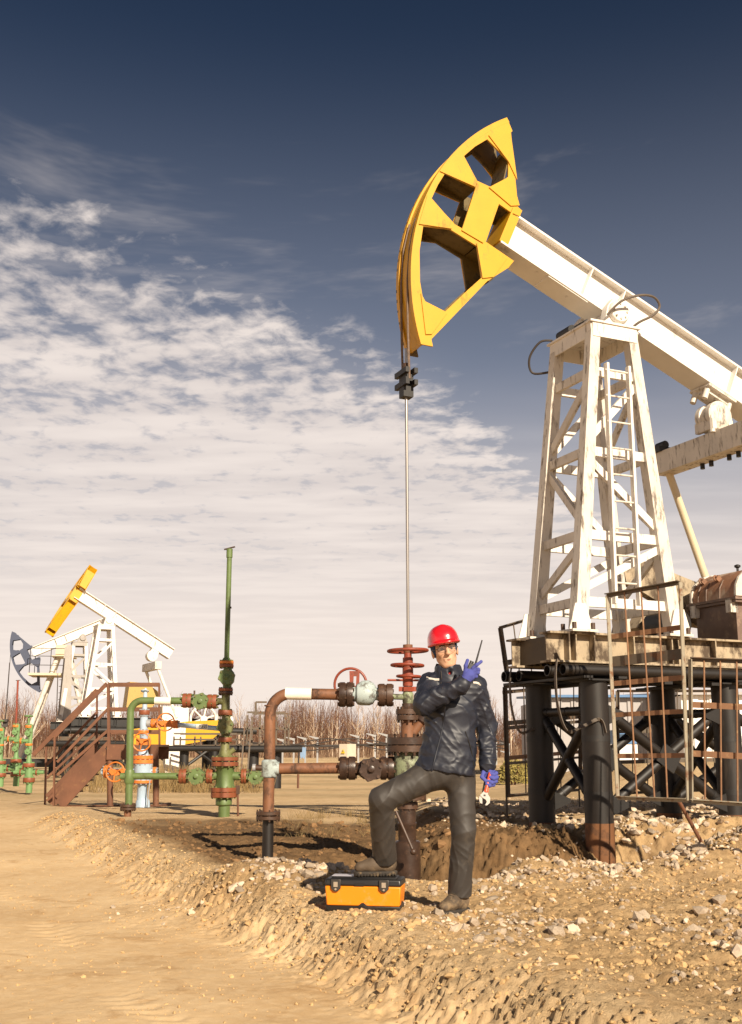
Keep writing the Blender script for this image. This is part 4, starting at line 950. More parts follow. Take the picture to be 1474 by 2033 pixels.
MB().box(at(334, 1437, YB), (36 * k, .14, 12 * k)).build('valve_body', 'flange_orange', bw); hand_wheel(bw, at(334, 1434, YB) + Vector((0, -.22, 0)), (0, 1, 0), 16.5 * k, 1.4 * k, 'flange_orange', 3)
flange_h(bw, 345, 354, 1438, YB, 8, 'flange_orange', 6, 'galvanised'); hpipe(bw, [(312, 1436), (352, 1438)], YB, 6, 'sky_blue_paint'); hpipe(bw, [(352, 1439), (442, 1447)], YB, 4.6, 'sky_blue_paint')
MB().box(at(402, 1443, YB) + Vector((0, -5.2 * k, 0)), (23 * k, .008, 10.5 * k)).build('number_plate', 'sign_white', bw)
def digits(root, txt, c, h, m_, ex=Vector((1, 0, 0)), ez=Vector((0, 0, 1))):
    seg7 = {'1': 'bc', '5': 'afgcd', '6': 'afgedc', '0': 'abcdef'}; w = h * .52
    S = {'a': ((0, 1), (1, 1)), 'b': ((1, 1), (1, .5)), 'c': ((1, .5), (1, 0)), 'd': ((0, 0), (1, 0)), 'e': ((0, .5), (0, 0)), 'f': ((0, 1), (0, .5)), 'g': ((0, .5), (1, .5))}
    mb = MB(); x = -len(txt) * w * .75 + w * .25
    for ch in txt:
        for s_ in seg7[ch]:
            a, b_ = S[s_]; p = c + ex * (x + a[0] * w) + ez * ((a[1] - .5) * h); q = c + ex * (x + b_[0] * w) + ez * ((b_[1] - .5) * h)
            d = (q - p).normalized() * h * .05; mb.bar(p - d, q + d, h * .13, .003, up=ex.cross(ez))
        x += w * 1.5
    return mb.build('number', m_, root)
digits(bw, '1560', at(402.5, 1443, YB) + Vector((0, -5.2 * k - .008, 0)), 6.0 * k, 'sign_ink')
hpipe(bw, [(262, 1533), (312, 1533)], YB, 7, 'sky_blue_paint'); MB().box(at(236, 1533, YB), (40 * k, .14, 12 * k)).build('valve_body', 'flange_orange', bw); hand_wheel(bw, at(235, 1532, YB) + Vector((0, -.22, 0)), (0.15, 1, 0), 18 * k, 1.5 * k, 'flange_orange', 3)
flange_h(bw, 208, 216, 1532, YB, 12, 'flange_orange', 8, 'galvanised'); hpipe(bw, [(202, 1532), (268, 1533)], YB, 6, 'sky_blue_paint'); flange_h(bw, 305, 311, 1531, YB, 8, 'flange_orange', 6, 'galvanised')
MB().tube([at(298, 1548, YB - .2), at(291, 1612, YB - .25)], 1.2 * k, 6).build('ground_strap', 'galvanised', bw)

# ---------------------------------------------------------------- three small green wellheads far left
def small_tree(label, px, Y, base, top, s, stem, wheel=True):
    c = at(px, base, Y); r = thing('wellhead', label, 'wellhead', (c.x, Y, Hs(c.x, Y)), group='small green wellheads at the left edge'); k = m_per_px(Y); h = base - top
    R = lambda f: base - h * f
    col(r, 'base_pipe', 'green_bright', px, Y, [(base + 12, 6 * s), (R(.06), 6 * s)], 16)
    flange_v(r, px, Y, R(.14), R(.07), 11 * s, 'flange_red', 8, 'green_bright'); col(r, 'spool', 'green_bright', px, Y, [(R(.14), 8 * s), (R(.30), 7.5 * s)], 16)
    flange_v(r, px, Y, R(.36), R(.30), 11 * s, 'flange_red', 8, 'green_bright'); col(r, 'neck', 'green_bright', px, Y, [(R(.36), 6 * s), (R(.46), 4 * s), (R(.95), 4 * s)], 14)
    star_valve(r, px, R(.54), Y, 7 * s, 'green_bright', 'z', neck=1.2); flange_v(r, px, Y, R(.66), R(.63), 7 * s, 'flange_orange', 6, 'green_bright')
    star_valve(r, px, R(.82), Y, 7 * s, 'green_bright', 'z', neck=1.2); flange_v(r, px, Y, R(.94), R(.90), 7 * s, 'flange_orange', 6, 'green_bright')
    hpipe(r, [(px - 30 * s, R(.22)), (px + 30 * s, R(.22))], Y, 3.6 * s, 'green_bright'); hpipe(r, [(px - 28 * s, R(.70)), (px, R(.70))], Y, 3.6 * s, 'green_bright')
    for dx_ in (-16, 16): flange_h(r, px + dx_ * s - 1.5, px + dx_ * s + 1.5, R(.22), Y, 6 * s, 'flange_red', 6, 'green_bright')
    flange_h(r, px - 15 * s - 1.5, px - 15 * s + 1.5, R(.70), Y, 6 * s, 'flange_orange', 6, 'green_bright')
    if stem: 
        hpipe(r, [(px, R(.94)), (px + 4, stem)], Y, 1.9, 'red_paint', 'stem_pipe'); hpipe(r, [(px, stem), (px + 9, stem - .5)], Y, .7, 'dark_rust', 'stem_plate')
    else: hpipe(r, [(px, R(.94)), (px, R(1.06))], Y, 2.0 * s, 'green_bright', 'stem'); hand_wheel(r, at(px, R(1.08), Y), (0, 0.1, 1), 8 * s * k, 1.0 * k * s, 'green_bright', 3)
small_tree('small green wellhead with valve wheel on top, nearest the stair foot', 57.5, 27, 1562, 1432, 1.0, None)
small_tree('small green wellhead under a tall thin brown stem', 32, 29, 1549, 1432, .95, 1351)
small_tree('small green wellhead cut off by the left picture edge', 1, 28, 1550, 1440, .95, None)

# ---------------------------------------------------------------- rusty service stairs with platform
YN, YF = 20.2, 21.1
st = thing('service_stairs', 'rusty steel service stairs with handrails and small platform', 'stairs', (at(200, 1605, 20.6).x, 20.6, Hs(at(200, 1605, 20.6).x, 20.6)))
def srail(name, x0, y0, x1, y1, Y, w=.05, t=.03, m_='rust_rail'): return MB().bar(at(x0, y0, Y), at(x1, y1, Y), t, w, up=(0, 0, 1) if abs(x1 - x0) > 3 else (0, 1, 0)).build(name, m_, st)
for Y, dx_, dy_ in ((YN, 0, 0), (YF, -19, -2)):
    f = YN / Y
    mb = MB(); A_, B_ = at(119 + dx_, 1598 + dy_, Y), at(216 + dx_, 1493 + dy_, Y); mb.bar(A_, B_, .04, .21); mb.build('stringer', 'rust_rail', st)
    mb = MB(); mb.bar(at(112 + dx_, 1583 + dy_, Y), at(216 + dx_, 1474 + dy_, Y), .03, .07); mb.build('kick_rail', 'rust_rail', st)
srail('post', 109.4, 1460, 107, 1608, YN); srail('post', 215.5, 1358, 217, 1480, YN, .06, .05); srail('post', 92.5, 1483, 89.5, 1608, YF); srail('post', 193, 1369, 192.5, 1495, YF)
srail('hand_rail', 108, 1463, 213, 1357, YN, .07); srail('hand_rail', 66, 1499, 193, 1370, YF, .08)
for a in ((114, 1513, 215, 1407), (114, 1539, 215, 1450)): srail('mid_rail', *a, YN, .05)
for a in ((93, 1519, 194, 1413), (93, 1545, 194, 1452)): srail('mid_rail', *a, YF, .045)
for i in range(9):
    f = (i + .5) / 9; p = at(119, 1594, YN).lerp(at(216, 1490, YN), f); MB().box((p.x - .06, (YN + YF) / 2, p.z + .02), (.22, YF - YN - .05, .025)).build('tread', 'rust_rail', st)
a = at(215, 1480, YN); c = at(317, 1480, YN)
MB().box(((a.x + c.x) / 2, (YN + YF) / 2, a.z - .01), (c.x - a.x, YF - YN + .1, .03)).build('deck', 'rust_rail', st)
for Y in (YN, YF):
    MB().box(((a.x + c.x) / 2, Y + (-.07 if Y == YN else .07), zpx(1493, YN)), (c.x - a.x, .02, .27)).build('skirt_plate', 'rust_rail', st)
    for yy in (1358, 1407, 1452): srail('hand_rail' if yy < 1400 else 'mid_rail', 215, yy + (3 if Y == YF else 0), 317, yy + (3 if Y == YF else 0), Y, .05)
    srail('post', 316.5, 1357, 317, 1480, Y, .05)
    for x_ in (219, 310): MB().cyl(at(x_, 1500, Y), at(x_, 1606, Y), .055, n=14).build('leg', 'rust_rail', st)
    MB().cyl(at(112, 1606, Y), at(318, 1604, Y), .06, n=12).build('ground_pipe', 'rust_rail', st)
MB().bar(at(317, 1604, YN), at(317, 1604, YN) + Vector((0, .95, 0)), .08, .1).build('ground_beam', 'rust_rail', st)
MB().box(at(94, 1606, 20.6), (.3, 1.0, .05)).build('foot_plate', 'rust_rail', st)
# ================================================================== things farther off
def place_pump(px, py, Y, psi, zoff=0.0, scale=1.0):
    """root location so that the saddle bearing stands where the photograph shows it"""
    p = at(px, py, Y); return Vector((p.x - math.cos(psi) * PIV[0] * scale, Y - math.sin(psi) * PIV[0] * scale, Hs(p.x, Y) + zoff))
# ---- unit with the folded yellow head
PS2 = math.radians(26); r2 = place_pump(213, 1236, 40.5, PS2)
p2 = thing('pumping_unit', 'white pumping unit with its yellow head folded aside, behind the stairs', 'pumpjack', r2, PS2, world=False)
T2 = math.radians(30)
horse_head(p2, T2, 'yellow_paint', swung=True, simple=True); walking_beam(p2, T2, 'white_paint', tail=2.75, simple=True); pump_tower(p2, 'white_paint', 'white_paint', simple=True); pump_skid(p2, 'black_steel', 'black_steel', 7.0)
b, m, y = beam_frame(T2); e2 = Vector((PIV[0], 0, PIV[1])) + b * 2.15
mb = MB(); mb.lathe(e2 - y * .2 - m * .25, y, [(.08, 0), (.2, .04), (.2, .36), (.08, .4)], 18); mb.box(e2 - m * .1, (.3, .3, .2), (b, y, m)); mb.build('equaliser_bearing', 'white_paint', p2)
mb = MB(); mb.box((e2.x - .1, 0, e2.z - .62), (.24, 1.9, .28)); mb.build('equaliser_bar', 'white_worn', p2)
for s in (-1, 1): MB().tube([(e2.x - .1, .85 * s, e2.z - .7), (5.0, .85 * s, 2.2)], .06, 12).build('pitman_arm', 'white_paint', p2)
mb = MB(); mb.prism([[(-.9, -.35), (.9, -.30), (2.1, -.15), (2.75, .35), (2.65, .55), (1.2, .55), (-.9, .35)]], (4.2, -.95, 1.45), (1, 0, .05), (-.05, 0, 1), .28); mb.build('counterweight', 'yellow_paint', p2)
mb = MB(); mb.box((4.9, -1.0, 1.05), (.72, .34, 1.9)); mb.build('weight_box', 'white_paint', p2)
mb = MB(); mb.box((4.95, -.6, 2.15), (1.0, .5, .9)); mb.build('motor_guard', 'white_paint', p2)
mb = MB(); mb.prism([[(-.75, -.6), (.6, -.7), (1.2, -.1), (1.15, .3), (.5, .7), (-.6, .75)]], (3.75, .25, 2.95), (.62, 0, 0), (0, 0, .75), .6); mb.build('gear_reducer', 'yellow_pale', p2)
w_ = MB().torus((6.0, -.9, 2.15), (.1, 1, 0), .48, .045, 32, 8).build('belt_wheel', 'white_paint', p2)
for i in range(6):
    t = i * math.pi / 3 + .3; MB().tube([(6.0, -.9, 2.15), (6.0 + .47 * math.cos(t), -.9, 2.15 + .47 * math.sin(t))], .035, 6).build('spoke', 'white_paint', w_)
MB().cyl((6.0, -1.0, 2.15), (6.0, -.2, 2.15), .13, n=16).build('hub', 'white_paint', w_)
mb = MB(); mb.torus((6.9, -.6, 2.1), (.5, 1, 0), .30, .07, 20, 8); mb.build('brake_drum', 'white_paint', p2)
for s in (1.9, 3.6, 5.3, 6.6):
    for yy in (-.5, .5): MB().cyl((s, yy, -.3), (s, yy, 1.86), .16, n=14).build('pile', 'black_steel', p2)
for yy in (-.62, .62): MB().cyl((1.2, yy, 1.72), (8.2, yy, 1.72), .12, n=12).build('long_pipe', 'black_steel', p2)
for s in (1.9, 3.6, 5.3): MB().cyl((s, -.55, 1.4), (s + 1.6, -.55, .3), .06, n=8).build('brace_pipe', 'black_steel', p2); MB().cyl((s, -.56, .3), (s + 1.6, -.56, 1.4), .06, n=8).build('brace_pipe', 'black_steel', p2)
# ---- the lattice tower standing close behind it
PS3 = math.radians(20); r3 = place_pump(163, 1275, 47, PS3)
p3 = thing('lattice_tower', 'grey and white lattice tower half hidden between the far pumping units', 'tower', r3, PS3, world=False)
pump_tower(p3, 'grey_paint', 'white_paint', simple=True); pump_skid(p3, 'black_steel', 'black_steel', 6.0)
for s in (1.9, 3.6): 
    for yy in (-.5, .5): MB().cyl((s, yy, -.3), (s, yy, 1.86), .16, n=12).build('pile', 'black_steel', p3)
for s in (-1, 1): MB().prism([[(0, 0), (.5, 0), (.38, 3.2), (.14, 3.2)]], (1.62, .44 * s, 2.2), (1, 0, 0), (0, 0, 1), .02).build('side_sheet', 'grey_paint', p3)
# ---- unit with the blue-grey head
PS4 = math.radians(10); r4 = place_pump(132, 1268, 50, PS4)
p4 = thing('pumping_unit', 'cream pumping unit with blue grey horse head tipped low, far left', 'pumpjack', r4, PS4, world=False)
T4 = math.radians(-24)
horse_head(p4, T4, 'blue_grey', simple=True); walking_beam(p4, T4, 'white_paint', tail=2.75, simple=True)
zc4 = PIV[1]
for yy in (-.5, .5):
    MB().tube([(2.25, yy * .5, zc4 - .2), (.75, yy * 1.5, .6)], .11, 12).build('tower_leg', 'white_worn', p4)
    MB().tube([(2.55, yy * .5, zc4 - .2), (3.9, yy * 1.5, .6)], .10, 12).build('tower_leg', 'white_worn', p4)
mb = MB(); mb.box((2.4, 0, zc4 - .35), (.7, 1.0, .5)); mb.box((2.4, 0, zc4 - .62), (1.0, 1.3, .06)); mb.build('tower_cap', 'cream_paint', p4)
mb = MB(); mb.box((1.9, 0, zc4 - 1.45), (1.9, 1.8, .10)); dk = mb.build('service_deck', 'cream_paint', p4)
for x_, y_ in ((1.0, -.9), (1.9, -.9), (2.8, -.9), (1.0, .9)): MB().cyl((x_, y_, zc4 - 1.4), (x_, y_, zc4 - .3), .018, n=6).build('deck_post', 'cable', dk)
for zz in (.35, .75, 1.1): MB().cyl((1.0, -.9, zc4 - 1.4 + zz), (2.8, -.9, zc4 - 1.4 + zz), .015, n=6).build('deck_rail', 'cable', dk)
lad = MB(); 
for s in (0, 1): lad.cyl((2.35 + .55 * s, -.95, .6), (2.25 + .5 * s, -.95, zc4 - 1.4), .022, n=6)
lo = lad.build('ladder', 'grey_paint', p4)
for i in range(12): MB().cyl((2.33, -.95, .9 + .29 * i), (2.86, -.95, .9 + .29 * i), .014, n=6).build('rung', 'grey_paint', lo)
MB().tube([(-.02, 0, .9), (0, 0, 4.9)], .02, 6).build('polished_rod', 'cable', p4); MB().tube([(.0, .1, 1.8), (0, .1, 5.4)], .012, 6).build('wire_rope', 'cable', p4)
mb = MB(); mb.box((0, 0, 2.2), (.2, .2, .35)); mb.box((0, 0, 2.3), (.2, .5, .1)); mb.build('rod_clamp', 'cable', p4)
mb = MB(); mb.box((2.6, 0, .45), (5.2, 1.6, .35)); mb.build('skid_beam', 'black_steel', p4)
for s in (.6, 2.2, 4.0): MB().cyl((s, -.5, -.4), (s, -.5, .5), .15, n=10).build('pile', 'black_steel', p4)
# ---- dark platform with railings right of the green wellhead
def rail_platform(label, px0, px1, y_top, y_deck, y_base, Y, extra=True):
    a, c = at(px0, y_deck, Y), at(px1, y_deck, Y); r = thing('work_platform', label, 'platform', ((a.x + c.x) / 2, Y, Hs((a.x + c.x) / 2, Y)), group='dark work platforms in the back')
    zt_ = zpx(y_top, Y); zb = zpx(y_base, Y)
    for yy in (0, 1.3): MB().cyl((a.x - .5, Y + yy, a.z), (c.x + .4, Y + yy, c.z), .10, n=12).build('long_pipe', 'black_steel', r)
    n = 4
    for i in range(n):
        x_ = a.x + (c.x - a.x) * i / (n - 1)
        for yy in (0, 1.3): MB().bar((x_, Y + yy, a.z + .1), (x_, Y + yy, zt_), .05, .05, up=(0, 1, 0)).build('post', 'fence_dark', r)
    for f in (0.02, .5, 1.0):
        for yy in (0, 1.3): MB().bar((a.x, Y + yy, zt_ + (a.z - zt_) * f + .1), (c.x, Y + yy, zt_ + (c.z - zt_) * f + .1), .05, .05).build('rail', 'fence_dark', r)
    for f in (.15, .75): 
        x_ = a.x + (c.x - a.x) * f; MB().cyl((x_, Y + .3, zb - .4), (x_, Y + .3, a.z), .16, n=12).build('pile', 'black_steel', r)
    return r
wp = rail_platform('dark railed work platform between the green wellhead and brown riser', 490, 566, 1420, 1487, 1540, 31)
for px in (478, 491): MB().bar(at(px + 9, 1432, 30.6), at(px, 1545, 30.2), .04, .03, up=(0, 1, 0)).build('stair_rail', 'fence_dark', wp)
MB().bar(at(508, 1394, 31), at(508, 1420, 31), .06, .06, up=(0, 1, 0)).build('high_post', 'fence_dark', wp); MB().bar(at(508, 1394, 31), at(530, 1394, 31), .05, .05).build('high_rail', 'fence_dark', wp)
rail_platform('low dark platform with mesh fence behind the stairs and green wellhead', 345, 470, 1462, 1486, 1535, 38)
rail_platform('black pipe platform behind the lower stair rails', 118, 205, 1470, 1476, 1530, 36)

# ---- cable rack with brackets, cabinet and rag
cr = thing('cable_rack', 'low cable rack of grey brackets in front of the bare trees', 'cable rack', (at(640, 1505, 58).x, 58, 0))
for i, (px, yy) in enumerate(((508, 1478), (562, 1470), (584, 1468), (607, 1467), (631, 1466), (712, 1463), (745, 1461), (768, 1460), (985, 1475), (1010, 1478))):
    Y = 58; q = at(px, yy, Y)
    MB().bar((q.x, Y, 0.2), (q.x, Y, q.z), .09, .07, up=(0, 1, 0)).build('post', 'galvanised', cr)
    for dz in (0, -.45): MB().bar((q.x - .45, Y - .1, q.z + dz + .12), (q.x + .05, Y - .1, q.z + dz - .02), .07, .04, h2=.13).build('bracket', 'galvanised', cr)
for dz, amp, ph in ((0, .10, 0), (-.12, .16, 1.2), (.10, .22, 2.1), (.02, .3, 3.3)):
    pts = [at(470 + 36 * i, 1479, 58) + Vector((0, -.2 + .05 * dz, dz + amp * math.sin(i * .9 + ph))) for i in range(16)]
    MB().tube(smooth_path(pts, 3), .03, 6).build('cable', 'cable', cr)
MB().tube([at(540, 1481, 58), at(1010, 1478, 58)], .045, 8).build('cable_tray', 'cable', cr)
cb = thing('electrical_cabinet', 'beige electrical cabinet with yellow warning triangle before the trees', 'cabinet', (at(692, 1506, 50).x, 50, 0))
mat('cabinet', (.62, .53, .42), .5, var=.05); mat('rag', (.20, .30, .45), .8, var=.15)
q0, q1 = at(674, 1477, 50), at(690, 1505, 50); qq = at(707, 1477, 50)
MB().hexa([Vector((q0.x, 50, q1.z)), Vector((q1.x, 49.8, q1.z)), Vector((qq.x, 50.4, q1.z)), Vector((q0.x + .35, 50.7, q1.z)), Vector((q0.x, 50, q0.z)), Vector((q1.x, 49.8, q0.z)), Vector((qq.x, 50.4, q0.z)), Vector((q0.x + .35, 50.7, q0.z))]).build('case', 'cabinet', cb)
MB().prism([[(-.10, -.08), (.10, -.08), (0, .11)]], at(681.5, 1492, 49.85), (.88, -.47, 0), (0, 0, 1), .02).build('warning_triangle', 'warn_yellow', cb)
MB().prism([[(-.012, .05), (.02, .05), (.0, .01), (.018, .01), (-.012, -.055), (.0, -.005), (-.02, -.005)]], at(681.5, 1492, 49.82), (.88, -.47, 0), (0, 0, 1), .012).build('flash_mark', 'sign_ink', cb)
for px in (677, 704): MB().bar(at(px, 1504, 50.3), (at(px, 1504, 50.3).x, 50.3, 0), .06, .06, up=(0, 1, 0)).build('leg', 'galvanised', cb)
rg = thing('hanging_rag', 'pale blue rag hanging from a thin post by the cable rack', 'rag', (at(601, 1505, 45).x, 45, 0))
mb = MB(); A_ = [at(px, py, 45) for px, py in ((597, 1485), (603, 1483), (608, 1485), (607, 1500), (605, 1507), (600, 1503), (598, 1508), (596, 1500))]
mb.add([p + Vector((0, .05 * (i % 2), 0)) for i, p in enumerate(A_)] + [p + Vector((0, .12 + .05 * (i % 2), 0)) for i, p in enumerate(A_)], [tuple(range(8)), tuple(range(15, 7, -1))] + [(i, i + 8, (i + 1) % 8 + 8, (i + 1) % 8) for i in range(8)]); mb.build('cloth', 'rag', rg)
MB().cyl(at(594, 1482, 45.1), at(593, 1515, 45.1), .035, n=6).build('post', 'cable', rg)
o = MB().cyl(at(592.5, 1537, 17), at(592, 1565, 17), .017, n=8).build('marker_rod', 'rust_rail'); tag(o, 'thin rusty rod standing in the sand below the lower brown pipe', 'rod')

# ---- sheds behind the platform
mat('shed_grey', (.36, .34, .335), .5, var=.06, vscale=.6); mat('shed_white', (.80, .78, .75), .5, var=.03); mat('shed_blue', (.09, .19, .36), .5, var=.1); mat('glass_dark', (.05, .08, .12), .15)
def shed(label, px0, px1, y_top, Y, depth, m_, pitch_=.3, roof='shed_grey', group=None):
    a, c = at(px0, y_top, Y), at(px1, y_top, Y); r = thing('metal_shed', label, 'shed', ((a.x + c.x) / 2, Y, Hs((a.x + c.x) / 2, Y) - .3)); zb = min(Hs((a.x + c.x) / 2, Y), 0) - .4
    n = int((c.x - a.x) / .55)
    for i in range(n):
        x0 = a.x + (c.x - a.x) * i / n; w = (c.x - a.x) / n
        MB().prism([[(0, 0), (w * .55, 0), (w * .62, -.06), (w * .93, -.06), (w, 0), (w, .05), (0, .05)]], (x0, Y, (a.z + zb) / 2), (1, 0, 0), (0, 1, 0), a.z - zb).build('wall_sheet', m_, r)
    mb = MB(); mb.box(((a.x + c.x) / 2, Y + depth / 2 + .1, (a.z + zb) / 2), (c.x - a.x - .02, depth, a.z - zb - .05)); mb.build('wall_block', m_, r)
    mb = MB(); mb.hexa([Vector((a.x - .2, Y - .3, a.z)), Vector((c.x + .2, Y - .3, a.z)), Vector((c.x + .2, Y + depth, a.z + pitch_)), Vector((a.x - .2, Y + depth, a.z + pitch_)), Vector((a.x - .2, Y - .3, a.z + .1)), Vector((c.x + .2, Y - .3, a.z + .1)), Vector((c.x + .2, Y + depth, a.z + pitch_ + .1)), Vector((a.x - .2, Y + depth, a.z + pitch_ + .1))]); mb.build('roof', roof, r)
    return r
shed('grey corrugated metal shed seen between the black piles', 1088, 1312, 1385, 44, 8, 'shed_grey', roof='shed_blue')
shed('white metal shed behind the right hand piles', 1352, 1560, 1380, 40, 8, 'shed_white')
cbn = thing('cabin', 'small blue and white cabin seen through the crossed brace pipes', 'cabin', (at(1245, 1500, 36).x, 36, 0))
a, c = at(1225, 1452, 36), at(1266, 1500, 36)
MB().box(((a.x + c.x) / 2, 36.6, (a.z - .35 + a.z) / 2), (c.x - a.x, 1.2, .45)).build('upper_wall', 'shed_blue', cbn); MB().box(((a.x + c.x) / 2, 36.6, (a.z - .42 + 0) / 2), (c.x - a.x + .02, 1.24, a.z - .42)).build('lower_wall', 'shed_white', cbn)
MB().box(((a.x + c.x) / 2 - .1, 35.985, a.z - .2), (.3, .03, .22)).build('window', 'glass_dark', cbn)

# ---- trees
mat('birch_bark', (.56, .45, .34), .8, var=.2, vscale=2, dirt=(.16, .10, .06), damt=.7, dscale=3, stretch=(1, 1, 3), thr=.58)
mat('twigs', (.19, .095, .055), .9, var=.25, island=.3); mat('twigs_pale', (.33, .22, .14), .9, var=.25, island=.3)
def birch(seed, h):
    rnd = random.Random(seed); tr = MB(); tw = MB(); pts = []; x = y_ = 0
    for i in range(7):
        f = i / 6; x += rnd.uniform(-.05, .05) * h / 6; y_ += rnd.uniform(-.05, .05) * h / 6; pts.append(Vector((x, y_, h * .96 * f)))
    r0 = h * rnd.uniform(.010, .014); rs = [r0 * (1 - .88 * i / 6) for i in range(7)]; tr.tube(pts, rs, 6)
    def grow_(p, d, ln, r, lev):
        q = p + d * ln * .5 + Vector((0, 0, .04 * ln)); e = q + d * ln * .45 + Vector((0, 0, .18 * ln))
        (tr if lev == 0 and r > r0 * .3 else tw).tube([p, q, e], [r, r * .7, r * .25], 4 if lev == 0 else 3)
        if lev < 2:
            for k_ in range(4 if lev == 0 else 3):
                s = p.lerp(q, rnd.uniform(.3, 1)) if k_ % 2 else q.lerp(e, rnd.uniform(0, .9))
                a = rnd.uniform(0, 6.28); dd = (d + Vector((math.cos(a), math.sin(a), rnd.uniform(.0, .7))) * .75).normalized(); grow_(s, dd, ln * rnd.uniform(.4, .65), r * .5, lev + 1)
    for k_ in range(15):
        f = rnd.uniform(.28, .97); i = min(5, int(f * 6)); p = pts[i].lerp(pts[i + 1], f * 6 - i); a = rnd.uniform(0, 6.28)
        d = Vector((math.cos(a), math.sin(a), rnd.uniform(.9, 1.9))).normalized(); grow_(p, d, h * (.30 - .17 * f), r0 * (1.02 - f) * .62 + .004, 0)
    return tr, tw
tree_protos = []
for i in range(7):
    h = 5.4; r = thing('birch_tree', 'x', 'tree', (0, -200, 0), group='bare birches along the field edge', world=False)
    tr, tw = birch(100 + i, h); tr.build('trunk', 'birch_bark', r); tw.build('crown', 'twigs' if i % 3 else 'twigs_pale', r, flat=True); tree_protos.append(r)
rnd = random.Random(5); n_t = 0
spots = []
px = -30
while px < 1075:
    spots.append((px + rnd.uniform(-5, 5), rnd.uniform(92, 112), rnd.uniform(.62, 1.2))); px += rnd.uniform(9, 17)
seen = {}; ORD = 'first second third fourth fifth sixth seventh eighth ninth tenth eleventh twelfth thirteenth fourteenth fifteenth sixteenth seventeenth eighteenth nineteenth twentieth'.split()
ORD += ['twenty-' + w for w in ORD[:9]]
for k_, (px, Y, s) in enumerate(spots):
    p = at(px, 1500, Y); zone = ('left of the far pumping units' if px < 100 else 'behind the far pumping units' if px < 320 else 'behind the green wellhead' if px < 490 else 'between the brown riser and the cabinet' if px < 690 else 'between the cabinet and the rusty wellhead' if px < 800 else 'behind the worker' if px < 985 else 'left of the black piles')
    if 310 < px < 500 and k_ % 2: continue
    seen[zone] = seen.get(zone, 0) + 1
    lab = 'bare birch, ' + ORD[seen[zone] - 1] + ' from the left of those ' + zone
    P_ = tree_protos[k_ % 7]
    if P_.location.y < 0: P_.location = (p.x, Y, Hs(p.x, Y) - .1); P_.scale = (s,) * 3; P_['label'] = lab; P_.rotation_euler = (0, 0, rnd.uniform(0, 6.28))
    else: copy_thing(P_, lab, (p.x, Y, Hs(p.x, Y) - .1), rnd.uniform(0, 6.28), s)
# the wood behind reads as one mass
wv = MB()
for i in range(11000):
    px = rnd.uniform(-80, 1500); Y = rnd.uniform(100, 135); p = at(px, 1500, Y); h = rnd.uniform(2.3, 5.6) * (1 + .14 * math.sin(px * .021 + 1) + .12 * math.sin(px * .067) + .08 * math.sin(px * .19)); g = .2
    if px > 1010: h *= .9
    lean = Vector((rnd.uniform(-.12, .12) * h, rnd.uniform(-.1, .1) * h, h)); b0 = Vector((p.x, Y, g - .4)); r_ = rnd.uniform(.012, .03)
    wv.tube([b0, b0 + lean * .55 + Vector((rnd.uniform(-.06, .06) * h, 0, 0)), b0 + lean], [r_, r_ * .75, r_ * .3], 3)
    for j in range(4):
        f = rnd.uniform(.3, .95); q = b0 + lean * f; a = rnd.uniform(0, 6.28); ln = h * rnd.uniform(.1, .24) * (1.15 - f * .6); wv.tube([q, q + Vector((math.cos(a) * .5, math.sin(a) * .5, 1)).normalized() * ln], [r_ * .6, r_ * .25], 3)
o = wv.build('bare_wood', 'twigs', None, flat=True); tag(o, 'bare reddish brown wood standing as one mass behind the birches', 'wood', kind='stuff')
# brushwood at its foot
br = MB()
for i in range(2600):
    px = rnd.uniform(-80, 1500); Y = rnd.uniform(88, 100); p = at(px, 1500, Y); h = rnd.uniform(.5, 1.7); a = rnd.uniform(0, 6.28)
    b0 = Vector((p.x, Y, .1)); br.tube([b0, b0 + Vector((math.cos(a) * .25 * h, math.sin(a) * .25 * h, h))], [.022, .006], 3)
o = br.build('brushwood', 'twigs_pale', None, flat=True); tag(o, 'low pale brushwood along the foot of the wood', 'brushwood', kind='stuff')
# yellow-green shrubs left of the piles
mat('shrub_leaf', (.24, .19, .05), .8, var=.3, island=.35)
def shrub(label, px, Y, r_, h, n):
    p = at(px, 1500, Y); g = Hs(p.x, Y); R_ = thing('shrub', label, 'shrub', (p.x, Y, g)); st_ = MB(); lf = MB()
    for i in range(9):
        a = rnd.uniform(0, 6.28); st_.tube([(p.x, Y, g - .1), (p.x + math.cos(a) * r_ * .6, Y + math.sin(a) * r_ * .6, g + h * rnd.uniform(.6, .95))], [.025, .008], 4)
    st_.build('stems', 'twigs', R_)['kind'] = 'stuff'
    for i in range(n):
        a, f, rr = rnd.uniform(0, 6.28), rnd.uniform(.08, 1), r_ * math.sqrt(rnd.uniform(.05, 1)); c_ = Vector((p.x + math.cos(a) * rr * (1 - .4 * f), Y + math.sin(a) * rr * (1 - .4 * f), g + h * f * (1 - .35 * (rr / r_) ** 2)))
        e1 = Vector((rnd.uniform(-1, 1), rnd.uniform(-1, 1), rnd.uniform(-1, 1))).normalized() * .05; e2_ = e1.orthogonal().normalized() * .022; lf.add([c_ - e1, c_ + e2_, c_ + e1, c_ - e2_], [(0, 1, 2, 3)])
    o_ = lf.build('foliage', 'shrub_leaf', R_, flat=True); o_['kind'] = 'stuff'
shrub('yellow green shrub right of the worker behind the dark guard panel', 1018, 34, .6, .85, 1500)
shrub('yellow green shrub low against the foremost black piles', 1052, 36, .6, .75, 1200)
